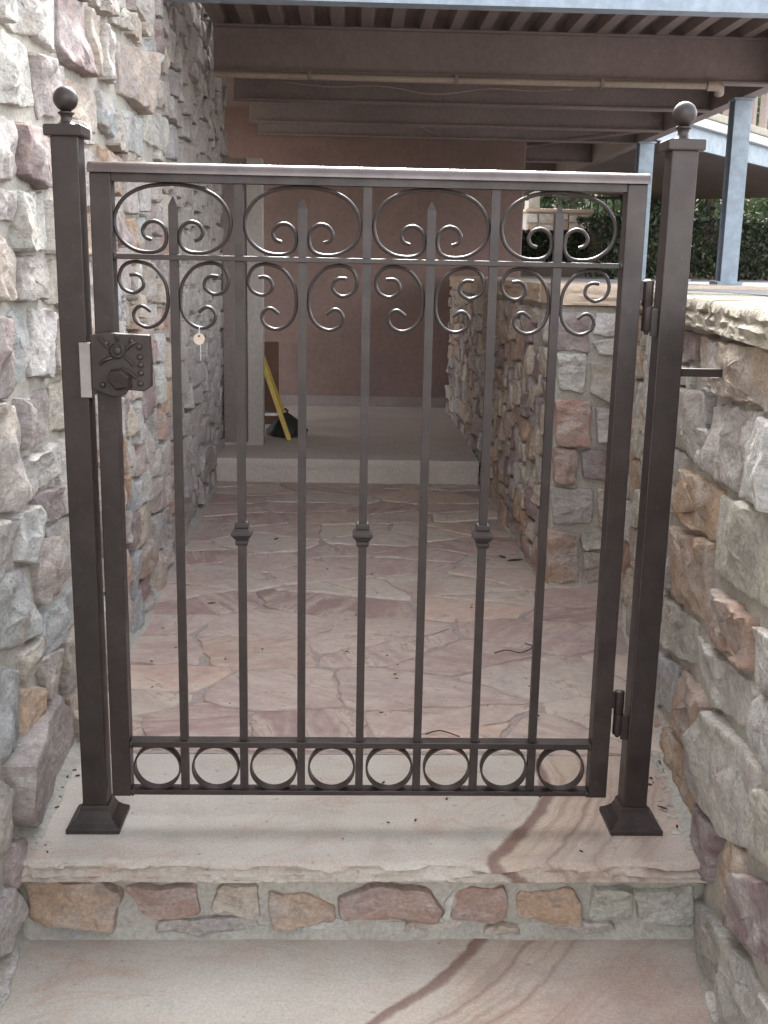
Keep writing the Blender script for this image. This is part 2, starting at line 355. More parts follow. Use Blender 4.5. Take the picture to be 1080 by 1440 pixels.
def place_stones(wall, traced, rects, rg, keys='wgkbpovwgk', prio=None, cap=296, depth=(0.012, 0.025), gap=0.003, rough=1.0, fine=lambda c: True):
    items = []
    for c, P in traced: items.append((0, c, [tuple(p) for p in P], True))
    for (a, b, c_, d) in rects:
        j = lambda: rg.uniform(-0.008, 0.008)
        a2, b2, c2, d2 = a+gap, b-gap, c_+gap, d-gap
        P = [(a2+abs(j())*.5, c2+abs(j())), ((a2+b2)/2+j()*2, c2+abs(j())*.5), (b2-abs(j()), c2+abs(j())*.6), (b2-abs(j())*.4, (c2+d2)/2+j()), (b2-abs(j()), d2-abs(j())), ((a2+b2)/2+j()*2, d2-abs(j())*.6), (a2+abs(j()), d2-abs(j())), (a2+abs(j())*.4, (c2+d2)/2+j())]
        items.append((1, rg.choice(keys), P, False))
    if prio: items.sort(key=lambda it: it[0]*1000+prio((sum(p[0] for p in it[2])/len(it[2]), sum(p[1] for p in it[2])/len(it[2]))))
    rest = MB()
    for n, (_, c, P, tr) in enumerate(items):
        cx = sum(p[0] for p in P)/len(P); cy = sum(p[1] for p in P)/len(P); dp = rg.uniform(*depth)
        fi = fine((cx, cy))
        me = stone_mesh([(x-cx, y-cy) for x, y in P], dp, 42 if fi else 18, 5 if fi else 3, rough*(1.3 if tr else 1.0), rg.randrange(10**6))
        if n >= cap:
            rest.add([(v.co.x+cx, v.co.y, v.co.z+cy) for v in me.vertices], [tuple(p.vertices) for p in me.polygons]); bpy.data.meshes.remove(me); continue
        o = link('stone', me, M['stone'], wall, (cx, 0, cy)); b = PAL[c]; f = rg.uniform(0.85, 1.12)
        o.color = (b[0]*f*rg.uniform(.95, 1.05), b[1]*f, b[2]*f*rg.uniform(.94, 1.05), 1)
    if rest.v:
        o = rest.build('outlying_stones', M['stone'], wall, sm=True); o.color = (.40, .36, .33, 1); o['kind'] = 'stuff'
def core(name, s0, s1, t0, t1, back, mat, parent, step=0.03, amp=0.006, sink=0.0):
    ns = max(2, int((s1-s0)/step)); nt_ = max(2, int((t1-t0)/step)); vs = []; fs = []
    for j in range(nt_+1):
        for i in range(ns+1):
            x = s0+(s1-s0)*i/ns; z = t0+(t1-t0)*j/nt_
            vs.append((x, sink+amp*noise.noise(Vector((x*11, z*11, s0)))+amp*.6*noise.noise(Vector((x*33, z*33, 3))), z))
    for j in range(nt_):
        for i in range(ns): a = j*(ns+1)+i; fs.append((a, a+1, a+ns+2, a+ns+1))
    loop = [i for i in range(ns+1)]+[j*(ns+1)+ns for j in range(1, nt_+1)]+[nt_*(ns+1)+i for i in range(ns-1, -1, -1)]+[j*(ns+1) for j in range(nt_-1, 0, -1)]
    n = len(vs); vs += [(vs[i][0], back, vs[i][2]) for i in loop]; L = len(loop)
    for k in range(L): fs.append((loop[k], n+k, n+(k+1) % L, loop[(k+1) % L]))
    fs.append(tuple(n+k for k in range(L)))
    return MB().add(vs, fs).build(name, mat, parent, sm=True)
def slab_mesh(x0, x1, y0, y1, zt, th, front_rough=0.008, seed=1, nx=220, ends=0.0):
    """stone slab whose front edge (low y) is split rough"""
    prof = [(1, 0.0, 0.0), (0.0, 0.012, 0.0), (0.0, 0.003, -0.002), (0.0, 0.0, -0.007), (0.0, 0.001, -0.32), (0.0, 0.006, -0.46), (0.0, 0.001, -0.62), (0.0, 0.004, -0.80), (0.0, 0.001, -0.90), (0.0, 0.0, -1.0), (1, 0, -1.0)]
    rings = []
    for i in range(nx+1):
        x = x0+(x1-x0)*i/nx; r = []
        rag = 0.004*noise.noise(Vector((x*7, seed, 0)))+0.003*noise.noise(Vector((x*25, seed, 0)))
        for k, (bk, dy, dz) in enumerate(prof):
            z = zt+(dz if k < 4 else dz*th); y = (y1 if bk else y0+dy)
            if not bk:
                y += rag
                if k in (4, 5, 6, 7, 8): y += front_rough*(noise.noise(Vector((x*14, k*2.1, seed)))+0.8*abs(noise.noise(Vector((x*34, k*3.3, seed))))+0.5*noise.noise(Vector((x*80, k*5.3, seed))))-0.003
                if k in (4, 5, 6, 7): z += 0.007*noise.noise(Vector((x*13, k*3.0, seed+5)))
                if k in (1, 2): z += 0.0012*noise.noise(Vector((x*30, k, seed)))
            r.append((x, y, z))
        rings.append(r)
    return MB().loft(rings)
# stones measured one by one: colour key and outline in wall coordinates
LEFT = [
 ('g',[(0.086,1.28),(0.277,1.308),(0.263,1.284),(0.203,1.232),(0.076,1.224)]),
 ('w',[(0.281,1.309),(0.398,1.336),(0.376,1.244),(0.276,1.238),(0.226,1.244),(0.269,1.269)]),
 ('p',[(0.419,1.34),(0.627,1.377),(0.634,1.245),(0.436,1.235),(0.399,1.261)]),
 ('k',[(0.652,1.373),(0.751,1.375),(0.716,1.261),(0.647,1.246)]),
 ('g',[(0.757,1.369),(0.93,1.379),(0.894,1.271),(0.75,1.26)]),
 ('g',[(0.682,1.4),(0.888,1.446),(0.872,1.402),(0.699,1.386)]),
 ('g',[(0.893,1.433),(1.089,1.461),(1.071,1.411),(0.894,1.395)]),
 ('k',[(1.098,1.46),(1.307,1.483),(1.308,1.428),(1.098,1.409)]),
 ('k',[(0.97,1.372),(1.36,1.417),(1.278,1.26),(0.976,1.269)]),
 ('b',[(1.259,1.443),(1.436,1.46),(1.45,1.41),(1.282,1.401)]),
 ('g',[(1.172,1.51),(1.529,1.59),(1.525,1.495),(1.407,1.489),(1.321,1.502)]),
 ('g',[(1.471,1.464),(1.631,1.447),(1.623,1.399),(1.473,1.402)]),
 ('g',[(1.352,1.368),(1.608,1.391),(1.608,1.316),(1.341,1.306)]),
 ('w',[(0.006,1.215),(0.192,1.217),(0.229,1.13),(0.149,1.124),(-0.015,1.107)]),
 ('v',[(0.208,1.215),(0.418,1.226),(0.413,1.146),(0.244,1.115),(0.228,1.144)]),
 ('k',[(0.432,1.214),(0.717,1.227),(0.708,1.144),(0.584,1.143),(0.432,1.161)]),
 ('b',[(0.732,1.236),(0.897,1.242),(0.889,1.154),(0.727,1.171)]),
 ('k',[(0.91,1.226),(0.961,1.188),(0.969,1.135),(0.846,1.138)]),
 ('b',[(1.031,1.238),(1.298,1.25),(1.258,1.145),(1.033,1.149)]),
 ('w',[(1.315,1.282),(1.744,1.305),(1.698,1.201),(1.3,1.199)]),
 ('b',[(1.772,1.296),(1.99,1.295),(1.959,1.205),(1.755,1.198)]),
 ('o',[(0.624,1.121),(0.924,1.12),(0.909,1.038),(0.614,1.033)]),
 ('g',[(-0.018,1.092),(0.105,1.094),(0.085,1.012),(-0.037,0.997)]),
 ('p',[(0.116,1.093),(0.301,1.107),(0.322,1.014),(0.188,1.007),(0.098,1.018)]),
 ('w',[(0.314,1.097),(0.448,1.102),(0.443,1.018),(0.337,1.014)]),
 ('w',[(0.074,0.994),(0.249,1.0),(0.259,0.909),(0.061,0.906)]),
 ('g',[(-0.038,0.991),(0.066,0.992),(0.062,0.949),(-0.048,0.943)]),
 ('w',[(0.295,0.997),(0.473,0.998),(0.466,0.899),(0.268,0.905)]),
 ('k',[(-0.049,0.937),(0.035,0.907),(0.021,0.835),(-0.069,0.836)]),
 ('g',[(0.055,0.897),(0.233,0.896),(0.207,0.83),(0.039,0.832)]),
 ('k',[(0.242,0.892),(0.464,0.891),(0.448,0.804),(0.233,0.824)]),
 ('b',[(0.017,0.818),(0.117,0.814),(0.108,0.745),(0.024,0.701),(-0.01,0.718)]),
 ('w',[(0.139,0.819),(0.278,0.808),(0.238,0.701),(0.106,0.714)]),
 ('k',[(0.285,0.796),(0.445,0.791),(0.437,0.684),(0.272,0.699)]),
 ('v',[(-0.072,0.818),(0.009,0.81),(-0.018,0.692),(-0.095,0.701)]),
 ('v',[(0.032,0.681),(0.22,0.683),(0.21,0.608),(0.028,0.603)]),
 ('g',[(-0.096,0.698),(0.023,0.677),(0.026,0.533),(-0.026,0.522),(-0.127,0.542)]),
 ('k',[(0.235,0.687),(0.453,0.674),(0.448,0.586),(0.21,0.608)]),
 ('w',[(0.037,0.589),(0.245,0.585),(0.259,0.526),(0.042,0.53)]),
 ('w',[(0.28,0.585),(0.451,0.567),(0.437,0.426),(0.266,0.454)]),
 ('v',[(0.094,0.519),(0.255,0.508),(0.265,0.451),(0.127,0.464)]),
 ('w',[(-0.015,0.517),(0.084,0.512),(0.125,0.452),(0.086,0.411),(-0.015,0.438)]),
 ('g',[(-0.129,0.532),(-0.029,0.504),(-0.028,0.434),(-0.15,0.426)]),
 ('g',[(0.17,0.447),(0.366,0.434),(0.386,0.319),(0.248,0.331)]),
 ('k',[(0.079,0.442),(0.214,0.422),(0.25,0.317),(0.094,0.337)]),
 ('b',[(-0.145,0.451),(0.025,0.423),(0.087,0.323),(0.06,0.302),(-0.066,0.317),(-0.164,0.352)]),
 ('b',[(0.099,0.316),(0.381,0.295),(0.4,0.229),(0.107,0.242),(0.079,0.283)]),
 ('b',[(-0.168,0.332),(-0.036,0.271),(-0.065,0.166),(-0.196,0.194)]),
 ('k',[(-0.032,0.293),(0.064,0.297),(0.05,0.25),(-0.021,0.246)]),
 ('o',[(-0.023,0.24),(0.107,0.191),(0.084,0.144),(-0.038,0.162)]),
 ('k',[(0.064,0.252),(0.197,0.226),(0.205,0.163),(0.124,0.159)]),
 ('k',[(0.218,0.228),(0.35,0.224),(0.354,0.115),(0.24,0.121)]),
 ('v',[(-0.123,0.159),(0.004,0.166),(0.181,0.145),(0.292,0.068),(0.281,-0.016),(0.136,0.015),(-0.046,0.013),(-0.115,0.068)]),
 ('k',[(0.27,0.106),(0.361,0.09),(0.365,-0.022),(0.295,-0.005)]),
 ('g',[(-0.198,0.179),(-0.123,0.119),(-0.141,0.029),(-0.22,0.069)]),
 ('v',[(-0.139,0.04),(-0.068,0.006),(-0.091,-0.048),(-0.152,-0.029)]),
 ('g',[(-0.228,0.029),(-0.125,-0.045),(-0.087,-0.131),(-0.171,-0.124),(-0.25,-0.081)]),
]
RIGHT = [
 ('p',[(0.623,0.777),(0.296,0.785),(0.296,0.74),(0.568,0.712)]),
 ('k',[(0.274,0.786),(-0.267,0.799),(-0.298,0.723),(-0.035,0.711),(0.019,0.711),(0.21,0.714)]),
 ('g',[(0.615,0.667),(0.214,0.693),(0.187,0.638),(0.191,0.572),(0.555,0.557)]),
 ('w',[(0.137,0.674),(0.058,0.693),(-0.191,0.71),(-0.194,0.662),(-0.109,0.584),(0.14,0.57)]),
 ('w',[(-0.205,0.707),(-0.321,0.713),(-0.363,0.61),(-0.139,0.585)]),
 ('g',[(0.597,0.538),(0.343,0.563),(0.313,0.457),(0.557,0.407)]),
 ('o',[(0.33,0.538),(-0.009,0.563),(-0.007,0.49),(0.041,0.474),(0.351,0.446)]),
 ('n',[(-0.006,0.557),(-0.364,0.609),(-0.413,0.491),(-0.004,0.434),(0.002,0.484)]),
 ('o',[(0.382,0.418),(0.027,0.472),(0.044,0.426),(0.027,0.338),(0.401,0.276)]),
 ('g',[(0.615,0.371),(0.403,0.406),(0.404,0.28),(0.567,0.247)]),
 ('r',[(-0.003,0.409),(-0.297,0.453),(-0.295,0.379),(0.003,0.329),(0.025,0.346)]),
 ('n',[(0.459,0.252),(0.106,0.314),(0.131,0.228),(0.458,0.154)]),
 ('r',[(0.582,0.254),(0.463,0.258),(0.478,0.17),(0.552,0.16)]),
 ('w',[(0.108,0.289),(-0.316,0.369),(-0.334,0.308),(-0.053,0.239),(0.071,0.258)]),
 ('w',[(-0.304,0.446),(-0.437,0.473),(-0.461,0.416),(-0.326,0.376)]),
 ('b',[(0.528,0.118),(0.254,0.177),(0.289,0.071),(0.501,0.012)]),
 ('o',[(0.195,0.196),(-0.045,0.23),(-0.05,0.138),(0.293,0.042),(0.302,0.094)]),
 ('w',[(-0.086,0.235),(-0.388,0.288),(-0.41,0.181),(-0.246,0.111),(-0.057,0.084),(-0.018,0.164)]),
 ('b',[(-0.339,0.366),(-0.465,0.404),(-0.499,0.322),(-0.379,0.301)]),
 ('o',[(0.349,0.017),(-0.028,0.115),(-0.044,0.083),(0.024,-0.01),(0.301,-0.069),(0.487,-0.095)]),
 ('r',[(0.566,-0.003),(0.377,0.01),(0.401,-0.062),(0.543,-0.104)]),
 ('p',[(-0.052,0.066),(-0.227,0.105),(-0.178,0.041),(-0.171,-0.007),(-0.085,-0.056),(-0.018,-0.006)]),
 ('o',[(-0.283,0.132),(-0.352,0.147),(-0.362,0.105),(-0.312,0.024),(-0.228,-0.015),(-0.231,0.061)]),
 ('p',[(-0.368,0.131),(-0.546,0.207),(-0.581,0.122),(-0.33,0.028)]),
 ('n',[(-0.091,-0.08),(-0.297,0.001),(-0.598,0.081),(-0.615,0.04),(-0.392,-0.078),(-0.113,-0.152)]),
 ('n',[(-0.406,0.266),(-0.505,0.308),(-0.539,0.224),(-0.43,0.183)]),
]
PIER = [
 ('p',[(0.518,0.784),(0.625,0.78),(0.628,0.674),(0.534,0.677)]),
 ('w',[(0.643,0.782),(0.726,0.784),(0.74,0.725),(0.671,0.716),(0.639,0.724)]),
 ('w',[(0.632,0.708),(0.781,0.71),(0.769,0.663),(0.654,0.669)]),
 ('w',[(0.538,0.667),(0.624,0.668),(0.621,0.561),(0.548,0.568)]),
 ('k',[(0.634,0.645),(0.776,0.651),(0.778,0.558),(0.693,0.538),(0.639,0.561)]),
 ('r',[(0.541,0.54),(0.642,0.539),(0.646,0.412),(0.55,0.41)]),
 ('w',[(0.657,0.522),(0.801,0.524),(0.802,0.422),(0.731,0.421),(0.669,0.424)]),
 ('r',[(0.544,0.406),(0.612,0.399),(0.611,0.302),(0.548,0.305)]),
 ('p',[(0.624,0.399),(0.794,0.398),(0.795,0.315),(0.631,0.317)]),
 ('g',[(0.54,0.291),(0.664,0.286),(0.663,0.192),(0.552,0.178)]),
 ('k',[(0.678,0.288),(0.799,0.294),(0.794,0.181),(0.685,0.175)]),
 ('o',[(0.541,0.163),(0.632,0.154),(0.634,0.012),(0.545,0.003)]),
 ('g',[(0.64,0.158),(0.752,0.159),(0.755,0.112),(0.643,0.107)]),
 ('g',[(0.644,0.098),(0.752,0.1),(0.754,0.009),(0.649,0.004)]),
]
RISER = [
 ('o',[(-0.528,-0.06),(-0.422,-0.056),(-0.387,-0.072),(-0.399,-0.123),(-0.518,-0.115)]),
 ('r',[(-0.374,-0.065),(-0.273,-0.061),(-0.265,-0.108),(-0.34,-0.106)]),
 ('k',[(-0.234,-0.062),(-0.169,-0.062),(-0.169,-0.111),(-0.237,-0.102)]),
 ('o',[(-0.151,-0.102),(-0.145,-0.079),(-0.089,-0.079),(-0.048,-0.096),(-0.052,-0.121),(-0.145,-0.123)]),
 ('r',[(-0.035,-0.079),(0.006,-0.062),(0.094,-0.067),(0.114,-0.098),(0.108,-0.117),(0.029,-0.112),(-0.034,-0.107)]),
 ('w',[(0.127,-0.083),(0.141,-0.07),(0.133,-0.108),(0.12,-0.111)]),
 ('r',[(0.143,-0.07),(0.214,-0.064),(0.222,-0.111),(0.137,-0.114)]),
 ('o',[(0.249,-0.079),(0.322,-0.07),(0.34,-0.095),(0.336,-0.121),(0.25,-0.114)]),
 ('n',[(0.361,-0.064),(0.42,-0.066),(0.418,-0.112),(0.359,-0.117)]),
 ('n',[(0.426,-0.07),(0.517,-0.064),(0.52,-0.123),(0.439,-0.114)]),
]

# ------------------------------------------------------------------ the ground
def sheet(name, pts, z, mat, thick=0.0):
    mb = MB(); n = len(pts)
    if thick: mb.loft([[(x, y, z-thick) for x, y in pts], [(x, y, z) for x, y in pts]])
    else: mb.add([(x, y, z) for x, y in pts], [tuple(range(n))])
    return setp(mb.build(name, mat), kind='structure')
sheet('ground', [(-60, -60), (60, -60), (60, 90), (-60, 90)], -0.46, M['dirt'])
# raised patio to the right of and behind the passage (solid terrace)
sheet('terrace', [(.80, 1.62), (.66, 1.62), (.66, 8.6), (60, 8.6), (60, -3), (.80, -3.0)], .853, M['paving'], 1.3)
sheet('garden_bed', [(1.05, 8.62), (60, 8.62), (60, 60), (1.05, 60)], .965, M['soil'], 1.38)
core_floor = sheet('passage_floor', [(-.64, .262), (.9, .262), (.9, 3.3), (-.64, 3.3)], -.0015, M['grout'], .30)

# flagstones laid in the floor
def voronoi(seeds, box, clipx, ky=1.0):
    cells = []
    for i, (x, y) in enumerate(seeds):
        P = [Vector(p) for p in box]
        for j, (u, v) in enumerate(seeds):
            if i == j or abs(u-x) > .8 or abs(v-y) > .8: continue
            m = Vector(((x+u)/2, (y+v)/2)); d = Vector(((u-x), (v-y)*ky)); Q = []
            for k in range(len(P)):
                a, b = P[k], P[(k+1) % len(P)]; da = (a-m).dot(d); db = (b-m).dot(d)
                if da <= 0: Q.append(a)
                if (da < 0) != (db < 0) and abs(da-db) > 1e-12: Q.append(a.lerp(b, da/(da-db)))
            P = Q
            if len(P) < 3: break
        if len(P) >= 3: cells.append(P)
    return cells
rf = random.Random(21); seeds = []
y = .33
while y < 2.95:
    x = -.62+rf.uniform(0, .15)
    while x < .85:
        seeds.append((x+rf.uniform(-.10, .10), y+rf.uniform(-.10, .10))); x += rf.uniform(.19, .50)
    y += rf.uniform(.12, .21)
FL = [(.48, .37, .32), (.44, .335, .295), (.54, .45, .38), (.41, .30, .27), (.50, .42, .37), (.52, .37, .295), (.36, .245, .22), (.47, .36, .32)]
def flag_mesh(P, rg, k=30):
    c = sum(P, Vector((0, 0)))/len(P); P = [p+(c-p).normalized()*0.003 for p in P]; Q = []
    for i in range(len(P)):
        a, b = P[i], P[(i+1) % len(P)]; L = (b-a).length; t = min(.2, .010/max(L, 1e-4)); Q += [a.lerp(b, t), a.lerp(b, 1-t)]
    R = []
    for i in range(len(Q)):
        a, b = Q[i], Q[(i+1) % len(Q)]; m = max(1, int((b-a).length/.02))
        R += [a.lerp(b, q/m) for q in range(m)]
    o = Vector((rg.random()*50, rg.random()*50, 0))
    R = [p-c+Vector((noise.noise(Vector((p.x*12, p.y*12, 0))+o), noise.noise(Vector((p.x*12, p.y*12, 5))+o)))*.02+Vector((noise.noise(Vector((p.x*40, p.y*40, 0))+o), noise.noise(Vector((p.x*40, p.y*40, 5))+o)))*.007 for p in R]
    h = rg.uniform(0.0008, 0.0035); tx, ty = rg.uniform(-.008, .008), rg.uniform(-.008, .008); n = len(R); vs = []; fs = []
    f = lambda p, s: h+tx*p.x*s+ty*p.y*s+.0022*noise.noise(Vector((p.x*s*9, p.y*s*9, 0))+o)
    for s, dz in ((1.0, None), (0.985, -.0008), (0.96, 0), (0.7, 0), (0.4, 0)):
        for p in R: vs.append((p.x*s, p.y*s, -.012 if dz is None else f(p, s)+dz))
    for i in range(4):
        for j in range(n): a = i*n+j; b = i*n+(j+1) % n; fs.append((a, b, b+n, a+n))
    vs.append((0, 0, h)); fs += [(4*n+j, 4*n+(j+1) % n, 5*n) for j in range(n)]
    me = bpy.data.meshes.new('flagstone'); me.from_pydata(vs, [], fs); smooth(me); return me, c
for P in voronoi(seeds, [(-.6, .265), (.9, .265), (.9, 2.905), (-.6, 2.905)], None, 2.3):
    c0 = sum(P, Vector((0, 0)))/len(P)
    if c0.x > (.56 if c0.y > 1.40 else .56+.15*c0.y)+.05: continue
    me, c = flag_mesh(P, rf); o = link('flagstone', me, M['flag'], core_floor, (c.x, c.y, 0)); f = rf.uniform(.88, 1.1); q = rf.choice(FL); o.color = (q[0]*f, q[1]*f, q[2]*f, 1)

# steps
top_step = setp(MB().box(-.60, .62, -.085, .258, -.30, -.0365).build('top_step', M['mortar']), kind='structure')
o = slab_mesh(-.535, .548, -.123, .256, 0.0, .035, .010, 1).build('tread_slab', M['slab'], top_step, sm=True)
setp(o, 'cream sandstone tread slab with a purple brown vein')
o = slab_mesh(-.60, .56, -.62, -.082, -.1465, .04, .007, 4).build('lower_step', M['slab2'], sm=True); setp(o, kind='structure')
setp(MB().box(-.60, .62, -.56, -.06, -.45, -.188).build('lower_step_base', M['mortar']), kind='structure')
# riser under the tread
riser = thing('stone_riser', 'low stone riser of rust and grey stones in mortar between the two sandstone steps', 'step riser', (0, -.088, -.15))
core('mortar', -.56, .60, -.04, .1140, .002+.0, M['mortar'], riser, .012, .008, -.001)
rr = random.Random(5)
for n, (c, P) in enumerate(RISER):
    cx = sum(p[0] for p in P)/len(P); cz = sum(p[1] for p in P)/len(P)
    me = stone_mesh([((x-cx)*1.10, (z-cz)*1.22) for x, z in P], .011, 44, 5, 1.3, 100+n); o = link('stone', me, M['stone'], riser, (cx, -.001, cz+.15)); b = PAL[c]; o.color = (*b, 1)
for n, (x0, x1, z0, z1, c) in enumerate(((-.33, -.17, .014, .034, 'g'), (-.10, -.02, .012, .028, 'w'), (.06, .16, .012, .030, 'k'), (-.50, -.40, .010, .026, 'b'), (.29, .40, .012, .028, 'g'), (.185, .25, .010, .024, 'k'))):
    cx, cz = (x0+x1)/2, (z0+z1)/2; me = stone_mesh([(x0-cx, z0-cz), (0, z0-cz-.003), (x1-cx, z0-cz+.002), (x1-cx-.004, z1-cz), (0, z1-cz+.002), (x0-cx+.006, z1-cz-.002)], .007, 30, 4, 1.3, 300+n)
    o = link('stone', me, M['stone'], riser, (cx, -.001, cz)); o.color = (*PAL[c], 1)
# sloping mortar fillet at the foot of the riser
mb = MB(); rings = []
for i in range(121):
    x = -.56+1.12*i/120; a = noise.noise(Vector((x*9, 1, 0))); b = noise.noise(Vector((x*30, 2, 0)))
    rings.append([(x, .0, .020+.009*a), (x, -.006, .013+.006*a+.004*b), (x, -.010+.003*b, .008+.002*b), (x, -.016-.005*a-.003*b, .0035), (x, .0, -.002)])
mb.loft(rings).build('mortar_fillet', M['mortar'], riser, sm=True)

# ------------------------------------------------------------------ stone walls
rw = random.Random(11)
LA = math.atan(.022)
lw = thing('stone_wall', 'tall stone wall of pale, purple and blue grey rubble rising left of the gate', 'stone wall', (-.548, 0, 0), math.pi/2+LA)
core('mortar', -1.5, 3.62, -.46, 2.35, .30, M['mortar'], lw, .035, .006, .0)
trL = [(c, [(s, t) for s, t in P]) for c, P in LEFT]
rects = pack(-.75, 3.60, -.44, 2.30, [P for c, P in trL], rw, (.11, .30), (.07, .125))
vis = lambda c: (c[0] > -.35 and c[1] < 1.5 or (c[0] > 1.5)) and c[1] < 1.62
place_stones(lw, trL, rects, rw, 'wwggkkbpvvkgro', lambda c: (0 if vis(c) else 500)+c[0], 296, fine=lambda c: c[0] < 1.6)
RA = math.atan(.15)
rwall = thing('stone_wall', 'low stone wall with split coping running beside the right gate post', 'stone wall', (.55, 0, 0), -math.pi/2-RA)
core('mortar', -1.44, 1.2, -.46, .800, .30, M['mortar'], rwall, .03, .006, .0)
trR = [(c, [(-y*1.0112, z) for y, z in P]) for c, P in RIGHT]
rects = pack(-1.42, .95, -.44, .79, [P for c, P in trR], rw, (.09, .20), (.07, .12))
place_stones(rwall, trR, rects, rw, 'wgkonbkwr', lambda c: -c[0], 296, fine=lambda c: c[0] > -.8)
# coping of the near right wall
def cap_stone(x0, x1, y0, y1, z0, z1, parent, seed, mat, name='coping_stone', rough=.0055):
    mb = slab_mesh(x0+.0015, x1-.0015, y0, y1, z1, z1-z0, rough, seed, max(10, int((x1-x0)/.008)))
    return mb.build(name, mat, parent, sm=True)
xs = [-1.40, -1.02, -.66, -.30, -.105, .16, .52, .90, 1.2]
for i in range(len(xs)-1): cap_stone(xs[i], xs[i+1], -.030, .30, .802, .850+(.002 if i % 2 else 0), rwall, 30+i, M['palecap'])
pier = thing('stone_wall', 'stone return wall of white, red and purple stones facing the camera behind the right gate stile', 'stone wall', (0, 1.41, 0), 0)
core('mortar', .546, .95, -.30, .800, .22, M['mortar'], pier, .025, .005, .0)
rects = pack(.55, .92, -.02, .79, [P for c, P in PIER], rw, (.07, .13), (.05, .08))
place_stones(pier, PIER, rects, rw, 'wgkorpwk', None, 296)
cap_stone(.525, .80, -.028, .23, .803, .861, pier, 51, M['cap']); cap_stone(.80, 1.25, -.028, .23, .803, .861, pier, 52, M['cap']); cap_stone(1.25, 1.75, -.028, .23, .803, .860, pier, 53, M['cap']); cap_stone(1.75, 2.6, -.028, .23, .803, .861, pier, 54, M['cap'])
cor = thing('stone_wall', 'long passage wall of brown and tan stones under the deck, right side of the passage', 'stone wall', (.545, 0, 0), -math.pi/2)
core('mortar', -4.75, -1.412, -.30, .800, .25, M['mortar'], cor, .04, .006, .0)
rects = pack(-4.7, -1.415, -.02, .79, [], rw, (.09, .22), (.06, .11)); rects = [r for r in rects]
place_stones(cor, [], rects, rw, 'kogprkvok', None, 296, fine=lambda c: c[0] > -2.2)
xs = [-4.7, -4.1, -3.5, -3.0, -2.5, -2.05, -1.645]
for i in range(len(xs)-1): cap_stone(xs[i], xs[i+1], -.02, .25, .803, .860, cor, 60+i, M['cap'])

# ------------------------------------------------------------------ far end of the passage
setp(slab_mesh(-.62, .515, 2.905, 3.26, .103, .11, .002, 9, 60).build('rear_step', M['concrete'], sm=True), kind='structure')
setp(MB().box(-1.6, .53, 3.262, 4.80, -.3, .099).build('rear_floor', M['concrete']), kind='structure')
bw = thing('brown_stucco_wall', 'brown stucco wall closing the far end of the passage under the deck', 'wall', (0, 4.77, 0))
MB().box(-2.2, .94, 0, .25, -.3, 1.78).build('wall_face', M['stucco'], bw, bevel=.01)
MB().box(-2.2, .94, -.012, -.0005, .10, .16).build('skirting', M['taupe'], bw)
jamb = thing('door_frame', 'pale painted door post standing on the rear step beside the stone wall', 'door frame', (-.50, 3.27, .103))
MB().box(.008, .078, -.02, .05, 0, 1.24).build('post', M['cream'], jamb, bevel=.003)
MB().box(-.10, .006, .0, .04, 0, 1.24).build('side_panel', M['taupe'], jamb, bevel=.002)
MB().box(-.10, .078, -.024, -.021, 0, .012).build('threshold_strip', M['cream'], jamb)
# stepladder leaning behind the door post
lad = thing('stepladder', 'yellow fibreglass stepladder standing folded open behind the door post', 'ladder', (-.36, 3.42, .103))
H = 1.15
for sx in (-.17, .045):
    a = Vector((sx, 0, 0)); b = Vector((-.40+(-.04 if sx < 0 else .03), .22, H)); d = (b-a)
    t = MB(); hw = .011
    t.loft([[p+Vector(q) for q in ((-hw, -.016, 0), (hw, -.016, 0), (hw, .016, 0), (-hw, .016, 0))] for p in (a, b)]).build('side_rail', M['yellow'], lad)
    t = MB(); a2 = Vector((sx*.95-.02, .40, 0)); b2 = b+Vector((0, .02, -.03))
    t.loft([[p+Vector(q) for q in ((-.008, -.01, 0), (.008, -.01, 0), (.008, .01, 0), (-.008, .01, 0))] for p in (a2, b2)]).build('rear_rail', M['yellow'], lad)
for k in range(5):
    u = (k+.6)/5.6; zz = H*u; x0 = -.17+(-.44+.17)*u; x1 = .045+(-.37-.045)*u; yy = .22*u
    MB().box(x0+.010, x1-.010, yy-.028, yy+.02, zz-.012, zz).build('step', M['alu'], lad, bevel=.002)
MB().box(-.46, -.35, .18, .30, H, H+.02).build('top_cap', M['yellow'], lad, bevel=.004)
heap = thing('dark_heap', 'dark sagging bag slumped on the rear floor at the foot of the yellow ladder', 'heap', (-.34, 3.56, .103))  # low dark lobed heap tapering to a thin tip
prof = [(0, .09), (.025, .095), (.05, .075), (.08, .045), (.10, .022), (.108, .010)]
rings = [[((r*(1+.18*math.sin(3*a+z*20)))*math.cos(a), .7*r*math.sin(a), z) for a in [2*math.pi*i/22 for i in range(22)]] for z, r in prof]
MB().loft(rings).build('heap_body', M['black'], heap, sm=True)
MB().tube([(0, 0, .10), (.008, 0, .118), (-.006, .004, .128)], .006, 6).build('heap_tip', M['black'], heap, sm=True)
bd = thing('brown_board', 'rust brown board propped upright behind the stepladder', 'board', (-.40, 3.95, .1))
MB().box(-.16, .0, 0, .018, 0.002, .42).build('board_face', M['rust'], bd, bevel=.002)
MB().box(-.16, .0, -.012, -.0005, .22, .25).build('batten', M['rust'], bd, bevel=.002)

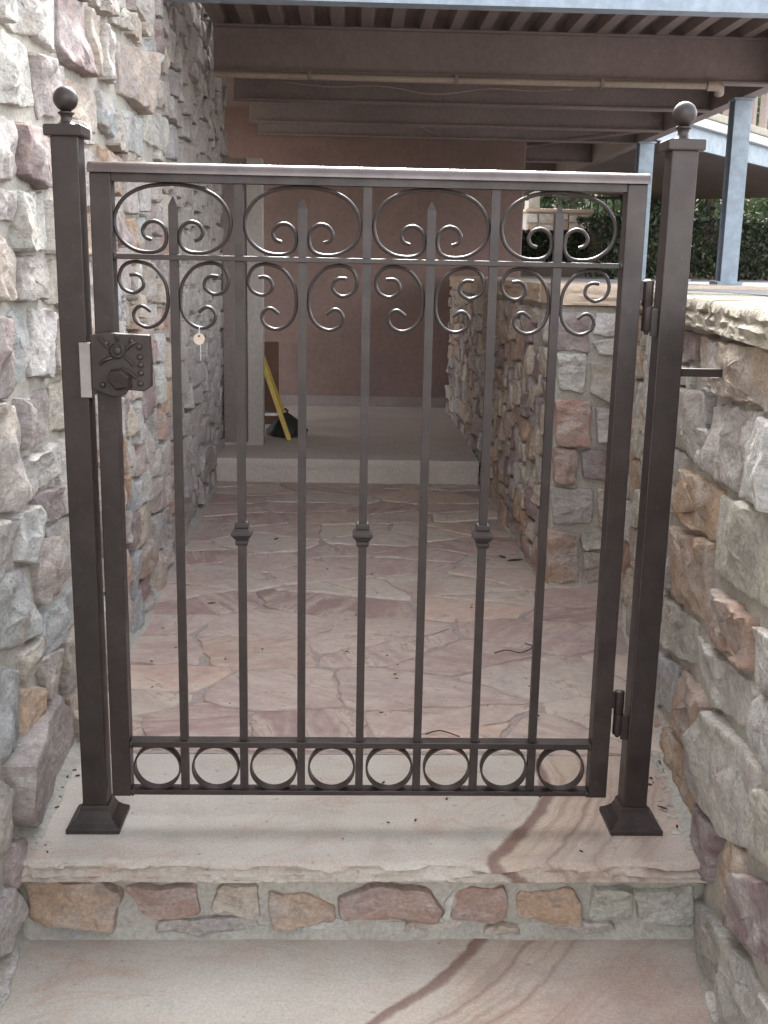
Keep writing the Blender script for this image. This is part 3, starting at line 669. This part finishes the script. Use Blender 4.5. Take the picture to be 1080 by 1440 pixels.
# ------------------------------------------------------------------ deck overhead
deck = thing('deck_canopy', 'steel deck overhead with blue grey front beam, cross beams and corrugated underside', 'deck', (0, 1.57, 1.6))
def ibeam_x(x0, x1, y, z, h, fw, mat, name, web=.008):
    mb = MB().box(x0, x1, y-fw/2, y+fw/2, z, z+.008).box(x0, x1, y-web/2, y+web/2, z+.0081, z+h-.0081).box(x0, x1, y-fw/2, y+fw/2, z+h-.008, z+h)
    return mb.build(name, mat, deck)
DX0, DX1 = -.56, 1.60
ff = MB().box(DX0, DX1, -.0, .012, 0.0, .20).box(DX0, DX1, .0125, .06, 0.0, .010).box(DX0, DX1, .0125, .06, .19, .20)
ff.build('front_beam', M['blue'], deck)
for i, yy in enumerate((1.16, 1.87, 2.60, 3.14, 4.3, 5.6)):
    ibeam_x(DX0, DX1-.06, yy, .0 if i else 0.0, .165, .055, M['taupe'], 'cross_beam')
# corrugated decking, ribs running front to back
rings = []; prof = []; x = DX0; k = 0
while x < DX1-.05:
    prof += [(x, .166), (x+.040, .166), (x+.055, .200), (x+.095, .200)]; x += .11
for yy in (.066, 7.2): rings.append([(px, yy, pz) for px, pz in prof])
mb = MB(); n = len(prof); mb.v = rings[0]+rings[1]+[(a, b, c+.004) for a, b, c in rings[0]]+[(a, b, c+.004) for a, b, c in rings[1]]
for j in range(n-1): mb.f += [(j, j+1, n+j+1, n+j), (2*n+j, 3*n+j, 3*n+j+1, 2*n+j+1)]
mb.f += [(j, 2*n+j, 2*n+j+1, j+1) for j in range(n-1)]
mb.build('corrugated_sheet', M['taupe'], deck)
MB().box(DX0, DX1, .0, 7.2, .206, .27).build('deck_top', M['taupe'], deck)
MB().box(DX1-.058, DX1-.046, .062, 7.2, 0, .20).box(DX1-.0455, DX1, .062, 7.2, 0, .010).box(DX1-.0455, DX1, .062, 7.2, .19, .20).build('edge_beam', M['taupe'], deck)
MB().box(-2.6, 1.6, 7.22, 7.30, -.06, .20).build('rear_beam', M['taupe'], deck)
MB().box(-2.6, DX0-.002, 2.10, 7.2, .15, .27).build('side_soffit', M['taupe'], deck)
for (a, b) in (((.25, 2.61, .02), (.86, 4.26, .02)), ((1.45, 2.64, .012), (.5, 4.28, .012))):
    MB().tube([a, b], .012, 6, flat=.5).build('diagonal_brace', M['taupe'], deck)
pp = thing('drain_pipe', 'tan pipe running across under the second deck beam to an elbow at the right', 'pipe', (0, 2.70, 1.588))
MB().tube([(-.55, 0, 0), (.3, 0, -.001), (1.30, 0, .002)], .013, 12).build('pipe_run', M['tan'], pp, sm=True)
MB().tube([(1.30, 0, .002), (1.335, 0, .002), (1.352, .01, -.004), (1.358, .03, -.02)], .019, 12).build('elbow', M['tan'], pp, sm=True)
for xx in (-.2, .35, .9): MB().box(xx-.006, xx+.006, -.016, .016, -.016, .016).build('bracket', M['taupe'], pp)
wr = [(-.30+1.1*i/30, 0, -.012-.03*math.sin(math.pi*(i/30))*(.6+.4*math.sin(i*.5))) for i in range(31)]
o = MB().tube([(p[0], 2.745, 1.585+p[2]) for p in wr], .0028, 5).build('loose_cable', M['taupe'], sm=True); setp(o, 'thin cable sagging just under the second deck beam', 'cable')
def hpost(name, label, x, y, z0, z1, hw, mat, grp=None):
    t = thing(name, label, 'post', (x, y, z0), 0, grp)
    MB().box(-hw, hw, -hw, -hw+.012, .014, z1-z0-.01).box(-hw, hw, hw-.012, hw, .014, z1-z0-.01).box(-hw*.16, hw*.16, -hw+.0125, hw-.0125, .014, z1-z0-.01).build('column', mat, t, bevel=.0015)
    MB().box(-hw*1.5, hw*1.5, -hw*1.5, hw*1.5, 0, .0135).build('base_plate', mat, t); MB().box(-hw*1.2, hw*1.2, -hw*1.2, hw*1.2, z1-z0-.0095, z1-z0-.001).build('top_plate', mat, t)
    return t
hpost('steel_post', 'blue grey steel post holding up the deck edge, nearest the right border of the photo', 1.555, 3.05, .853, 1.6, .036, M['blue'], 'blue grey posts under the deck edge')
hpost('steel_post', 'blue grey steel post seen between the gate and the right gate post', 1.575, 4.62, .853, 1.6, .040, M['blue'], 'blue grey posts under the deck edge')
hpost('steel_post', 'slim far steel post just right of the right gate post, in front of the hedge', 2.02, 5.2, .853, 1.07, .022, M['blue'], 'blue grey posts under the deck edge')

# ------------------------------------------------------------------ gate
GX = dict(l0=-.409, l1=-.379, r0=.3625, r1=.3915)
gate = thing('garden_gate', 'closed bronze wrought iron gate with scrolls, rings and three collared bars', 'gate', (0, 0, .0525))
Z = .0525
def gpart(mb, name, mat=M['bronze'], **k):
    mb.v = [(a, b, c-Z) for a, b, c in mb.v]; return mb.build(name, mat, gate, **k)
hs_ = .0145
gpart(MB().box(GX['l0'], GX['l1'], -hs_, hs_, .0525, 1.0155), 'stile', bevel=.0016)
gpart(MB().box(GX['r0'], GX['r1'], -hs_, hs_, .0525, 1.0155), 'stile', bevel=.0016)
# moulded cap rail
pr = [(-.021, 1.0155), (-.021, 1.0195), (-.0185, 1.0255), (-.012, 1.0300), (0, 1.0315), (.012, 1.0300), (.0185, 1.0255), (.021, 1.0195), (.021, 1.0155)]
o = gpart(MB().loft([[(x, y, z) for y, z in pr] for x in (GX['l0']-.0015, GX['r1']+.0015)]), 'cap_rail', M['railtop'], sm=True)
gpart(MB().box(GX['l1']+.0003, GX['r0']-.0003, -.012, .012, 1.0045, 1.0153), 'top_rail')
for z0, z1, nm in ((.896, .9035, 'middle_rail'), (.1355, .1455, 'lower_rail'), (.0535, .0615, 'bottom_rail')):
    gpart(MB().box(GX['l1']+.0003, GX['r0']-.0003, -.0115, .0115, z0, z1), nm, bevel=.0008)
BX = [-.2935, -.1985, -.1065, -.0125, .0808, .1735, .2675]
hb = .0062
for i, x in enumerate(BX):
    short = i % 2 == 0; top = .972 if short else 1.0043
    mb = MB()
    for a, b in ((.0617, .1353), (.1457, .8958), (.9037, top)):
        mb.box(x-hb, x+hb, -hb, hb, a, b)
    if short: mb.loft([[(x-hb, -hb, top), (x+hb, -hb, top), (x+hb, hb, top), (x-hb, hb, top)], [(x-.001, -.001, top+.013), (x+.001, -.001, top+.013), (x+.001, .001, top+.013), (x-.001, .001, top+.013)]])
    o = gpart(mb, 'picket')
    if not short:
        c = MB().sq(x, 0, [(.4695-Z, .0085), (.473-Z, .0098), (.477-Z, .0098), (.4785-Z, .0085), (.480-Z, .0110), (.483-Z, .0125), (.4865-Z, .0158), (.490-Z, .0158), (.494-Z, .0120), (.4965-Z, .0095), (.4985-Z, .0105), (.5035-Z, .0105), (.506-Z, .0085)])
        c.build('collar', M['bronze'], o)
for i in range(8):
    x = -.3375+.0934*i
    ri, ro = .0352, .0382; rings = []
    for k in range(49):
        a = 2*math.pi*k/48; ca, sa = math.cos(a), math.sin(a)
        rings.append([(x+ri*ca, -.008, .0985+ri*sa), (x+ro*ca, -.008, .0985+ro*sa), (x+ro*ca, .008, .0985+ro*sa), (x+ri*ca, .008, .0985+ri*sa)])
    gpart(MB().loft(rings, False), 'ring')
big = [(0, 1.0025), (-.036, .9985), (-.064, .986), (-.080, .966), (-.0835, .946), (-.0755, .924), (-.055, .9095), (-.031, .9065), (-.0155, .912), (-.0095, .925), (-.012, .941), (-.0235, .950), (-.036, .948), (-.0435, .938), (-.040, .928), (-.031, .924)]
cs = [(-.067, .8735), (-.056, .874), (-.048, .8685), (-.047, .857), (-.0605, .848), (-.0765, .8535), (-.083, .867), (-.079, .882), (-.069, .8905), (-.052, .8925), (-.030, .885), (-.0135, .864), (-.0095, .838), (-.0135, .818), (-.025, .804), (-.042, .7985), (-.0575, .805), (-.0625, .8165), (-.0575, .8265), (-.048, .829), (-.0365, .8215)]
mids = (-.2945, -.1065, .0808, .2675)
wl = [.0815, .0815, .0815, .0815]
for ci, x in enumerate(mids):
    kx = 1.0
    left = spline([(x+a*kx, 0, z) for a, z in big], 7); right = spline([(x-a*kx, 0, z) for a, z in big], 7)
    pts = list(reversed(left))[:-1]+right
    gpart(MB().tube(pts, .0029, 8), 'oval_scroll', sm=True)
    for sg in (1, -1):
        gpart(MB().tube(spline([(x+sg*a*.96, 0, z) for a, z in cs], 6), .0027, 8), 'c_scroll', sm=True)
# welds
for x in (GX['l1']+.002, GX['r0']-.002):
    for z in (.9, .140, .0575): gpart(MB().lathe(x, -.0105, [(z-.006, .001), (z-.003, .0035), (z+.003, .0035), (z+.006, .001)], 8), 'weld', sm=True)
for x in BX:
    gpart(MB().lathe(x+hb, -.006, [(.1455, .003), (.1475, .0022), (.149, .0006)], 7), 'weld', sm=True)
# lock: square case with embossed ornament, pull and round boss
lx0, lx1, lz0, lz1 = -.412, -.3262, .702, .789
lock = gpart(MB().loft([[(lx0, y, lz0+.008), (lx0+.03, y, lz0-.004), (lx0+.045, y, lz0-.002), (lx0+.052, y, lz0+.007), (lx1-.01, y, lz0+.005), (lx1, y, lz0+.012), (lx1+.001, y, lz0+.05), (lx1-.001, y, lz1), (lx0+.05, y, lz1+.001), (lx0+.02, y, lz1+.003), (lx0, y, lz1-.002)] for y in (-.034, -.0148)]), 'lock_case', bevel=.0018)
def lk(mb, nm, mat=M['bronze'], **k):
    mb.v = [(a, b, c-Z) for a, b, c in mb.v]; return mb.build(nm, mat, lock, **k)
def ydisc(x, z, prof, n=22): # lathe about y
    return MB().loft([[(x+r*math.cos(2*math.pi*i/n), y, z+r*math.sin(2*math.pi*i/n)) for i in range(n)] for y, r in prof])
lk(ydisc(-.373, .766, [(-.034, .0120), (-.038, .0120), (-.039, .0105), (-.0365, .0095), (-.0365, .0065), (-.0395, .0055), (-.0405, .003)]), 'keyhole_boss', sm=True)
lk(MB().loft([[(-.384, -.034, .739), (-.366, -.034, .742), (-.353, -.034, .731), (-.352, -.034, .712), (-.376, -.034, .708), (-.389, -.034, .722)], [(-.381, -.052, .737), (-.3655, -.054, .738), (-.3555, -.052, .7285), (-.357, -.048, .715), (-.374, -.048, .712), (-.385, -.050, .724)]]), 'turn_knob', bevel=.0015)
for k, (x, z) in enumerate(((-.3405, .757), (-.340, .7455), (-.340, .734), (-.341, .7185), (-.352, .780), (-.389, .776), (-.396, .716), (-.3415, .772))):
    lk(ydisc(x, z, [(-.034, .0048), (-.0375, .0038), (-.039, .0015)], 10), 'rosette_bead', sm=True)
for a, b in (((-.360, .768), (-.346, .779)), ((-.386, .770), (-.400, .784)), ((-.381, .756), (-.399, .746)), ((-.362, .757), (-.349, .744)), ((-.373, .780), (-.373, .7885)), ((-.366, .741), (-.345, .726))):
    lk(MB().tube([(a[0], -.035, a[1]), ((a[0]+b[0])/2, -.0375, (a[1]+b[1])/2+.002), (b[0], -.0345, b[1])], .0026, 6), 'leaf_rib', sm=True)
# hinge leaves and knuckles on the gate
for zc, up in ((.843, 1), (.1975, 0)):
    gpart(MB().lathe(.4045, -.004, [(zc, .0075), (zc+.001, .0082), (zc+.036, .0082), (zc+.037, .0070), (zc+.0385, .003)], 16).box(.3917, .4000, -.0065, -.0025, zc+.008, zc+.036), 'hinge', sm=True)

# posts
def gate_post(label, x, lean, side):
    p = thing('gate_post', label, 'gate post', (x, 0, 0), 0, 'bronze gate posts with ball finials'); p.rotation_euler = (0, lean, 0)
    h = .0194
    MB().box(-h, h, -h, h, .030, 1.0735).build('shaft', M['bronze'], p, bevel=.0018)
    MB().sq(0, 0, [(.0005, .0425), (.0075, .0425), (.0095, .0405), (.014, .0345), (.022, .0275), (.031, .0235), (.0365, .0225), (.0395, .0215), (.0395, .0195)]).build('shoe', M['bronze'], p, bevel=.0006)
    MB().sq(0, 0, [(1.0625, .0258), (1.064, .0268), (1.0765, .0268), (1.0785, .0250)]).build('cap', M['bronze'], p, bevel=.001)
    f = MB().lathe(0, 0, [(1.0785, .0150), (1.080, .0145), (1.083, .0095), (1.088, .0075), (1.0925, .0085), (1.095, .0115), (1.0965, .0115), (1.098, .0078)], 20).build('finial_neck', M['bronze'], p, sm=True)
    R = .0172; MB().lathe(0, 0, [(1.1145-R*math.cos(math.pi*i/16), max(.0005, R*math.sin(math.pi*i/16))) for i in range(17)], 26).build('ball', M['bronze'], p, sm=True)
    return p
pl = gate_post('left bronze gate post with ball finial, standing close to the tall stone wall', -.4362, math.radians(-.25), -1)
pr_ = gate_post('right bronze gate post with ball finial carrying both hinges and the wall bracket', .4385, math.radians(.12), 1)
MB().box(.0197, .0255, -.026, .018, .6975, .774).box(.0090, .0255, -.0262, -.0197, .696, .776).build('strike_plate', M['bright'], pl, bevel=.0008)
for zc in (.843, .1975):
    MB().lathe(-.0340, -.004, [(zc-.0425, .002), (zc-.0415, .0035), (zc-.038, .0040), (zc-.0375, .0070), (zc-.036, .0082), (zc-.001, .0082), (zc-.0005, .0075)], 16).box(-.0295, -.0196, -.0105, -.0060, zc-.044, zc-.004).build('hinge', M['bronze'], pr_, sm=True)
br = MB().box(.0196, .0975, -.0065, .0065, .7395, .7515).box(.0977, .1020, -.008, .022, .727, .753)
br.loft([[(.090, -.0025, .7517), (.0998, -.0025, .7517), (.0998, .0025, .7517), (.090, .0025, .7517)], [(.0945, -.0025, .768), (.0965, -.0025, .768), (.0965, .0025, .768), (.0945, .0025, .768)]])
br.build('wall_bracket', M['bronze'], pr_, bevel=.0006)

# round key tag on a string from the scroll
tag = thing('paper_tag', 'small round tan tag hanging by a string from the lower scroll', 'tag', (-.2585, -.006, .7985))
ydisc2 = MB().loft([[(r*math.cos(2*math.pi*i/24), y, -.0155+r*math.sin(2*math.pi*i/24)) for i in range(24)] for y, r in ((-.0008, .0083), (.0008, .0083))]); ydisc2.build('disc', M['paper'], tag)
MB().loft([[(.0016*math.cos(2*math.pi*i/10), y, -.0112+.0016*math.sin(2*math.pi*i/10)) for i in range(10)] for y in (-.0012, -.0009)]).build('eyelet', M['black'], tag)
MB().tube([(0, -.001, -.009), (.0005, 0, 0), (.001, .006, .004), (-.001, .011, 0), (0, .0015, -.010)], .0006, 5).build('string', M['white'], tag)
MB().tube([(.002, -.001, -.023), (.0022, 0, -.034), (.0018, .001, -.047)], .0005, 5).build('string_end', M['white'], tag)

# ------------------------------------------------------------------ garden behind on the right
def leaves(name, mat, parent, region, n, size, rg, shell=0.35):
    """many small leaf faces inside a region given by a sampler"""
    vs = []; fs = []
    for i in range(n):
        c = region(rg); s = size*rg.uniform(.6, 1.3)
        a = Vector((rg.gauss(0, 1), rg.gauss(0, 1), rg.gauss(0, 1))).normalized(); b = a.cross(Vector((rg.gauss(0, 1), rg.gauss(0, 1), rg.gauss(0, 1)))).normalized()
        k = len(vs); vs += [c-a*s, c+b*s*.45, c+a*s, c-b*s*.45]; fs.append((k, k+1, k+2, k+3))
    return MB().add(vs, fs).build(name, mat, parent)
def hedge(label, x0, x1, y0, y1, z0, z1, rg, n=9000, mat='leafd'):
    h = thing('clipped_hedge', label, 'hedge', ((x0+x1)/2, (y0+y1)/2, z0)); w_, d_, hh = (x1-x0)/2, (y1-y0)/2, z1-z0
    def reg(r):
        f = r.random(); u, v, w2 = r.uniform(-1, 1), r.uniform(-1, 1), r.uniform(.04, 1)
        if f < .45: v = -1+abs(r.gauss(0, .14))
        elif f < .80: w2 = 1-abs(r.gauss(0, .07))
        b = .05*noise.noise(Vector((u*w_*4, v*d_*4, w2*3)))
        return Vector((u*(w_+b), v*d_+b-.03*noise.noise(Vector((u*w_*9, 0, w2*9))), hh*w2+b*.8*w2))
    leaves('foliage', M[mat], h, reg, n, .020, rg)
    MB().box(-w_*.96, w_*.96, -d_*.75, d_*.75, .06, hh*.9).build('inner_twigs', M['bark'], h)
    for i in range(max(3, int((x1-x0)/.45))):
        xx = -w_+.2+i*.45
        if xx < w_: MB().tube([(xx, 0, -.01), (xx+.02, .02, .1), (xx-.01, 0, hh*.6)], .018, 6).build('stem', M['bark'], h, sm=True)
    return h
rh = random.Random(3)
hedge('tall dark clipped hedge behind the steel posts at the right border', 1.60, 5.2, 5.9, 6.5, .855, 1.275, rh, 26000)
hedge('lower clipped hedge seen through the top right scroll of the gate', 1.2, 3.3, 8.95, 9.5, .965, 1.275, rh, 16000)
# bright ground plants
def shrub(label, x, y, z, r, h, n, mat, rg, size=.03):
    t = thing('garden_plant', label, 'plant', (x, y, z))
    def reg(q):
        v = Vector((q.gauss(0, 1), q.gauss(0, 1), q.gauss(0, 1))).normalized()*(q.random()**.4); return Vector((v.x*r, v.y*r, h*.5+v.z*h*.5))
    leaves('foliage', M[mat], t, reg, n, size, rg); MB().tube([(0, 0, -.005), (.01, 0, h*.6)], .008, 5).build('stem', M['bark'], t)
shrub('small bright green plant on the ground left of the right gate post', 2.30, 8.75, .962, .10, .09, 160, 'leafy', rh, .022)
shrub('tiny yellow green plant in front of the tall hedge', 1.82, 5.72, .855, .06, .06, 60, 'leafy', rh, .014)
shrub('yellow green plant at the foot of the tall hedge near the steel post', 2.02, 5.70, .855, .05, .05, 50, 'leafy', rh, .014)
# far garden terrace wall with railing
tw = thing('terrace_wall', 'far low garden wall of tan stones below a dark railing', 'wall', (0, 11.2, 0))
tw_x0, tw_x1 = 1.96, 2.70
MB().box(tw_x0, tw_x1, .01, .3, .9, 1.56).build('mortar', M['mortar'], tw)
for (a, b, c, d) in pack(tw_x0, tw_x1, .92, 1.55, [], rh, (.12, .26), (.10, .18)):
    cx, cz = (a+b)/2, (c+d)/2; me = stone_mesh([(a-cx+.008, c-cz+.008), (b-cx-.008, c-cz+.008), (b-cx-.008, d-cz-.008), (a-cx+.008, d-cz-.008)], .03, 14, 2, 1, rh.randrange(9999))
    o = link('stone', me, M['stone'], tw, (cx, .012, cz)); o.color = (*PAL[rh.choice('kkow')], 1)
MB().box(tw_x0-.02, tw_x1+.02, -.03, .32, 1.561, 1.60).build('coping', M['cap'], tw, bevel=.008)
MB().box(1.97, 2.10, -.02, .28, 1.601, 1.80).build('pillar', M['palecap'], tw, bevel=.01)
rl = thing('garden_railing', 'dark metal railing with thin balusters and a sloping handrail above the lower hedge', 'railing', (2.35, 11.9, .965))
MB().box(.06, 1.75, -.02, .02, .80, .83).build('handrail', M['bronze'], rl); MB().box(.06, 1.75, -.012, .012, .12, .14).build('foot_rail', M['bronze'], rl)
for i in range(18): MB().box(.09+i*.095, .105+i*.095, -.007, .007, .0, .80).build('baluster', M['bronze'], rl)
MB().tube([(.45, -.1, .82), (1.25, -.25, .30)], .014, 6).build('stair_handrail', M['taupe'], rl)
# trees
def tree(label, x, y, z, h, cr, n, rg, mat='leafg'):
    t = thing('garden_tree', label, 'tree', (x, y, z))
    MB().tube(spline([(0, 0, -.03), (.04, .02, h*.3), (-.03, 0, h*.6), (.02, 0, h*.9)], 4), .07, 8).build('trunk', M['bark'], t, sm=True)
    cl = [(Vector((rg.uniform(-cr, cr), rg.uniform(-cr, cr)*.7, h*rg.uniform(.12, 1.0))), rg.uniform(.22, .5)*cr) for _ in range(26)]
    for c, r in cl[:9]: MB().tube([(0, 0, c.z*.6), c*.6+Vector((0, 0, c.z*.3)), c], .02, 5).build('limb', M['bark'], t, sm=True)
    def reg(q):
        c, r = q.choice(cl); v = Vector((q.gauss(0, 1), q.gauss(0, 1), q.gauss(0, .8))).normalized()*(q.random()**.45); return c+v*r
    leaves('crown', M[mat], t, reg, n, .06, rg)
tree('leafy green tree behind the far garden wall and railing', 3.1, 14.5, .965, 3.0, 1.5, 9000, rh)
tree('broad green tree beyond the neighbouring deck, above the tall hedge', 4.6, 13.0, .93, 2.6, 1.5, 9000, rh)
tree('dark green tree farthest right behind the neighbouring deck', 8.0, 15.0, .93, 4.2, 2.2, 9000, rh, 'leafd')
tree('dark leafy tree directly behind the brown stucco wall', .2, 15.5, .93, 3.4, 1.8, 7000, rh, 'leafd')

# wooded bank closing the view
bk = [[(-30+60*i/24, y, z+.5*noise.noise(Vector((i*.4, y, 0)))) for i in range(25)] for y, z in ((17, .6), (20, 1.6), (26, 4.0), (34, 6.5), (50, 7.5))]
mb = MB(); mb.v = [p for r in bk for p in r]; mb.f = [(j*25+i, j*25+i+1, j*25+25+i+1, j*25+25+i) for j in range(4) for i in range(24)]
setp(mb.build('hillside', M['soil'], sm=True), kind='structure')
def regw(q):
    x = q.uniform(-6, 16); u = q.random(); y = 16.5+u*6; top = 4.2+1.2*noise.noise(Vector((x*.5, 0, 2)))
    return Vector((x, y+.6*noise.noise(Vector((x*2, u*9, 0))), .6+top*q.random()**.8))
o = leaves('woodland', M['leafg'], None, regw, 30000, .11, rh); setp(o, 'dense green woodland closing the view behind the garden', 'woodland', None, 'stuff')

# neighbouring deck on the right
ang = math.atan2(1.26, 1.04)
nd = thing('neighbour_deck', 'weathered second deck with pale blue fascia and stone coping beyond the right gate post', 'deck', (2.18, 6.30, 1.788), ang)
MB().box(-1.2, 6, 0, .03, 0, .165).build('fascia', M['blue'], nd, bevel=.003)
MB().box(-1.2, 6, -.05, -.0005, .15, .215).build('gutter', M['white'], nd, bevel=.006)
MB().box(-1.2, 6, -.06, 1.6, .217, .275).build('deck_edge', M['palecap'], nd, bevel=.01)
MB().box(-1.2, 6, .031, 3.0, .03, .15).build('soffit', M['taupe'], nd)
MB().box(-1.2, 6, .05, .10, .60, .64).build('handrail', M['white'], nd)
for i in range(26): MB().box(-1.0+i*.27, -.93+i*.27, .05, .10, .276, .60).build('baluster', M['taupe'], nd, bevel=.003)
hpost('steel_post', 'far steel post under the neighbouring deck, behind the tall hedge', 4.05, 8.25, .93, 1.81, .04, M['blue'], 'posts under the neighbouring deck')
hpost('steel_post', 'far steel post with bracket under the neighbouring deck near the right gate post', 2.42, 6.95, .93, 1.81, .03, M['blue'], 'posts under the neighbouring deck')

# ------------------------------------------------------------------ small things on the ground
rd = random.Random(17)
def leaf_thing(label, x, y, s, a, z=.008):
    vs = []
    for i, (u, w_) in enumerate(((-1, 0), (-.5, .28), (.1, .36), (.6, .2), (1, 0), (.6, -.2), (.1, -.33), (-.5, -.26))):
        vs.append((s*(u*math.cos(a)-w_*math.sin(a)), s*(u*math.sin(a)+w_*math.cos(a)), .004*abs(w_)*s*60*.3+.0005))
    n = len(vs); vs2 = [(p[0], p[1], p[2]+.0008) for p in vs]
    o = MB().loft([vs, vs2]).build('fallen_leaf', M['dead'], None, (x, y, z)); return setp(o, label, 'leaf', 'fallen leaves on the passage floor')
for lab, x, y, s, a in (('curled brown leaf beside the foot of the right passage wall', .49, 1.66, .03, .4), ('smaller dry leaf touching the foot of the right passage wall', .455, 1.70, .022, 2.0),
        ('brown leaf lying left of the first collared bar, on the floor', -.275, 1.90, .016, 1.2), ('dark leaf flake near the left wall on the flagstones', -.40, 1.18, .012, .3),
        ('brown leaf on the tread right of the right gate post', .475, .09, .011, .9), ('dark leaf scrap by the right gate post foot', .505, .045, .010, 2.4)):
    leaf_thing(lab, x, y, s, a, .004)
def twig(label, pts, r):
    o = MB().tube(spline(pts, 5), r, 5).build('dry_twig', M['dead'], None, sm=True); setp(o, label, 'twig')
twig('curved dry twig on the flagstones behind the right side of the gate', [(.315, .800, .007), (.345, .812, .010), (.375, .800, .008), (.400, .815, .011), (.412, .845, .009), (.398, .868, .007)], .0015)
twig('short dry twig on the flagstones near the lower rail right of centre', [(.12, .33, .009), (.15, .345, .010), (.185, .32, .009)], .0014)
mb = MB()
for i in range(95):
    f = rd.random()
    if f < .6: x, y, z = rd.uniform(-.55, .58), rd.uniform(.3, 2.8), .009
    elif f < .85: x, y, z = rd.choice((rd.uniform(.47, .535), rd.uniform(-.53, -.50))), rd.uniform(-.10, .25), .0012
    else: x, y, z = rd.uniform(-.5, .5), rd.uniform(-.10, .2), .0012
    if f > .93: x, y, z = rd.uniform(-.5, .52), rd.uniform(-.4, -.12), -.1488
    s = rd.uniform(.0012, .0045); a = rd.uniform(0, 3.1); q = Matrix.Translation((x, y, z)) @ Matrix.Rotation(a, 4, 'Z')
    mb.box(-s, s, -s*.45, s*.45, 0, s*.35, q)
o = mb.build('leaf_litter', M['dead']); setp(o, 'tiny dark crumbs and leaf bits scattered over the flagstones and steps', 'litter', None, 'stuff')
mb = MB()
for i in range(60):
    y = rd.uniform(-.09, .45); x = .532+.1*max(0, y)+rd.gauss(-.008, .010); s = rd.uniform(.002, .008)
    vs = [Vector((x+s*rd.uniform(.6, 1.2)*a, y+s*rd.uniform(.6, 1.2)*b, .001+s*.4*(c+1)*.5*rd.uniform(.6, 1))) for a, b, c in ((-1, -1, -1), (1, -1, -1), (1, 1, -1), (-1, 1, -1), (-.5, -.5, 1), (.5, -.5, 1), (.5, .5, 1), (-.5, .5, 1))]
    mb.add(vs, [(0, 3, 2, 1), (4, 5, 6, 7), (0, 1, 5, 4), (1, 2, 6, 5), (2, 3, 7, 6), (3, 0, 4, 7)])
o = mb.build('mortar_crumbs', M['mortar']); setp(o, 'crumbs of grey mortar along the foot of the low right wall', 'crumbs', None, 'stuff')
# mortar skirts at wall feet
def skirt(name, parent, s0, s1, z, w0, w1, mat):
    rings = []; n = max(20, int((s1-s0)/.012))
    for i in range(n+1):
        s = s0+(s1-s0)*i/n; a = noise.noise(Vector((s*10, 4, 0))); b = noise.noise(Vector((s*35, 9, 0)))
        rings.append([(s, .01, z+.030+.008*a), (s, -w0*.6-.004*b, z+.014+.005*a), (s, -w0-.006*a, z+.006), (s, -w1-.010*a-.004*b, z+.0006), (s, .01, z-.01)])
    MB().loft(rings).build(name, mat, parent, sm=True)
skirt('mortar_fillet', lw, -.09, 3.0, 0, .014, .034, M['mortar']); skirt('mortar_fillet', lw, -.60, -.10, -.15, .014, .030, M['mortar'])
skirt('mortar_fillet', rwall, -1.38, .09, 0, .012, .030, M['mortar']); skirt('mortar_fillet', rwall, .10, .62, -.15, .010, .022, M['mortar'])
skirt('mortar_fillet', cor, -2.9, -1.42, 0, .010, .026, M['mortar']); skirt('mortar_fillet', pier, .55, .76, 0, .010, .022, M['mortar'])

# ------------------------------------------------------------------ scale everything to metres
for o in scn.objects:
    if o.parent is None and o.type in {'MESH', 'EMPTY'}:
        o.location = o.location*SC; o.scale = o.scale*SC
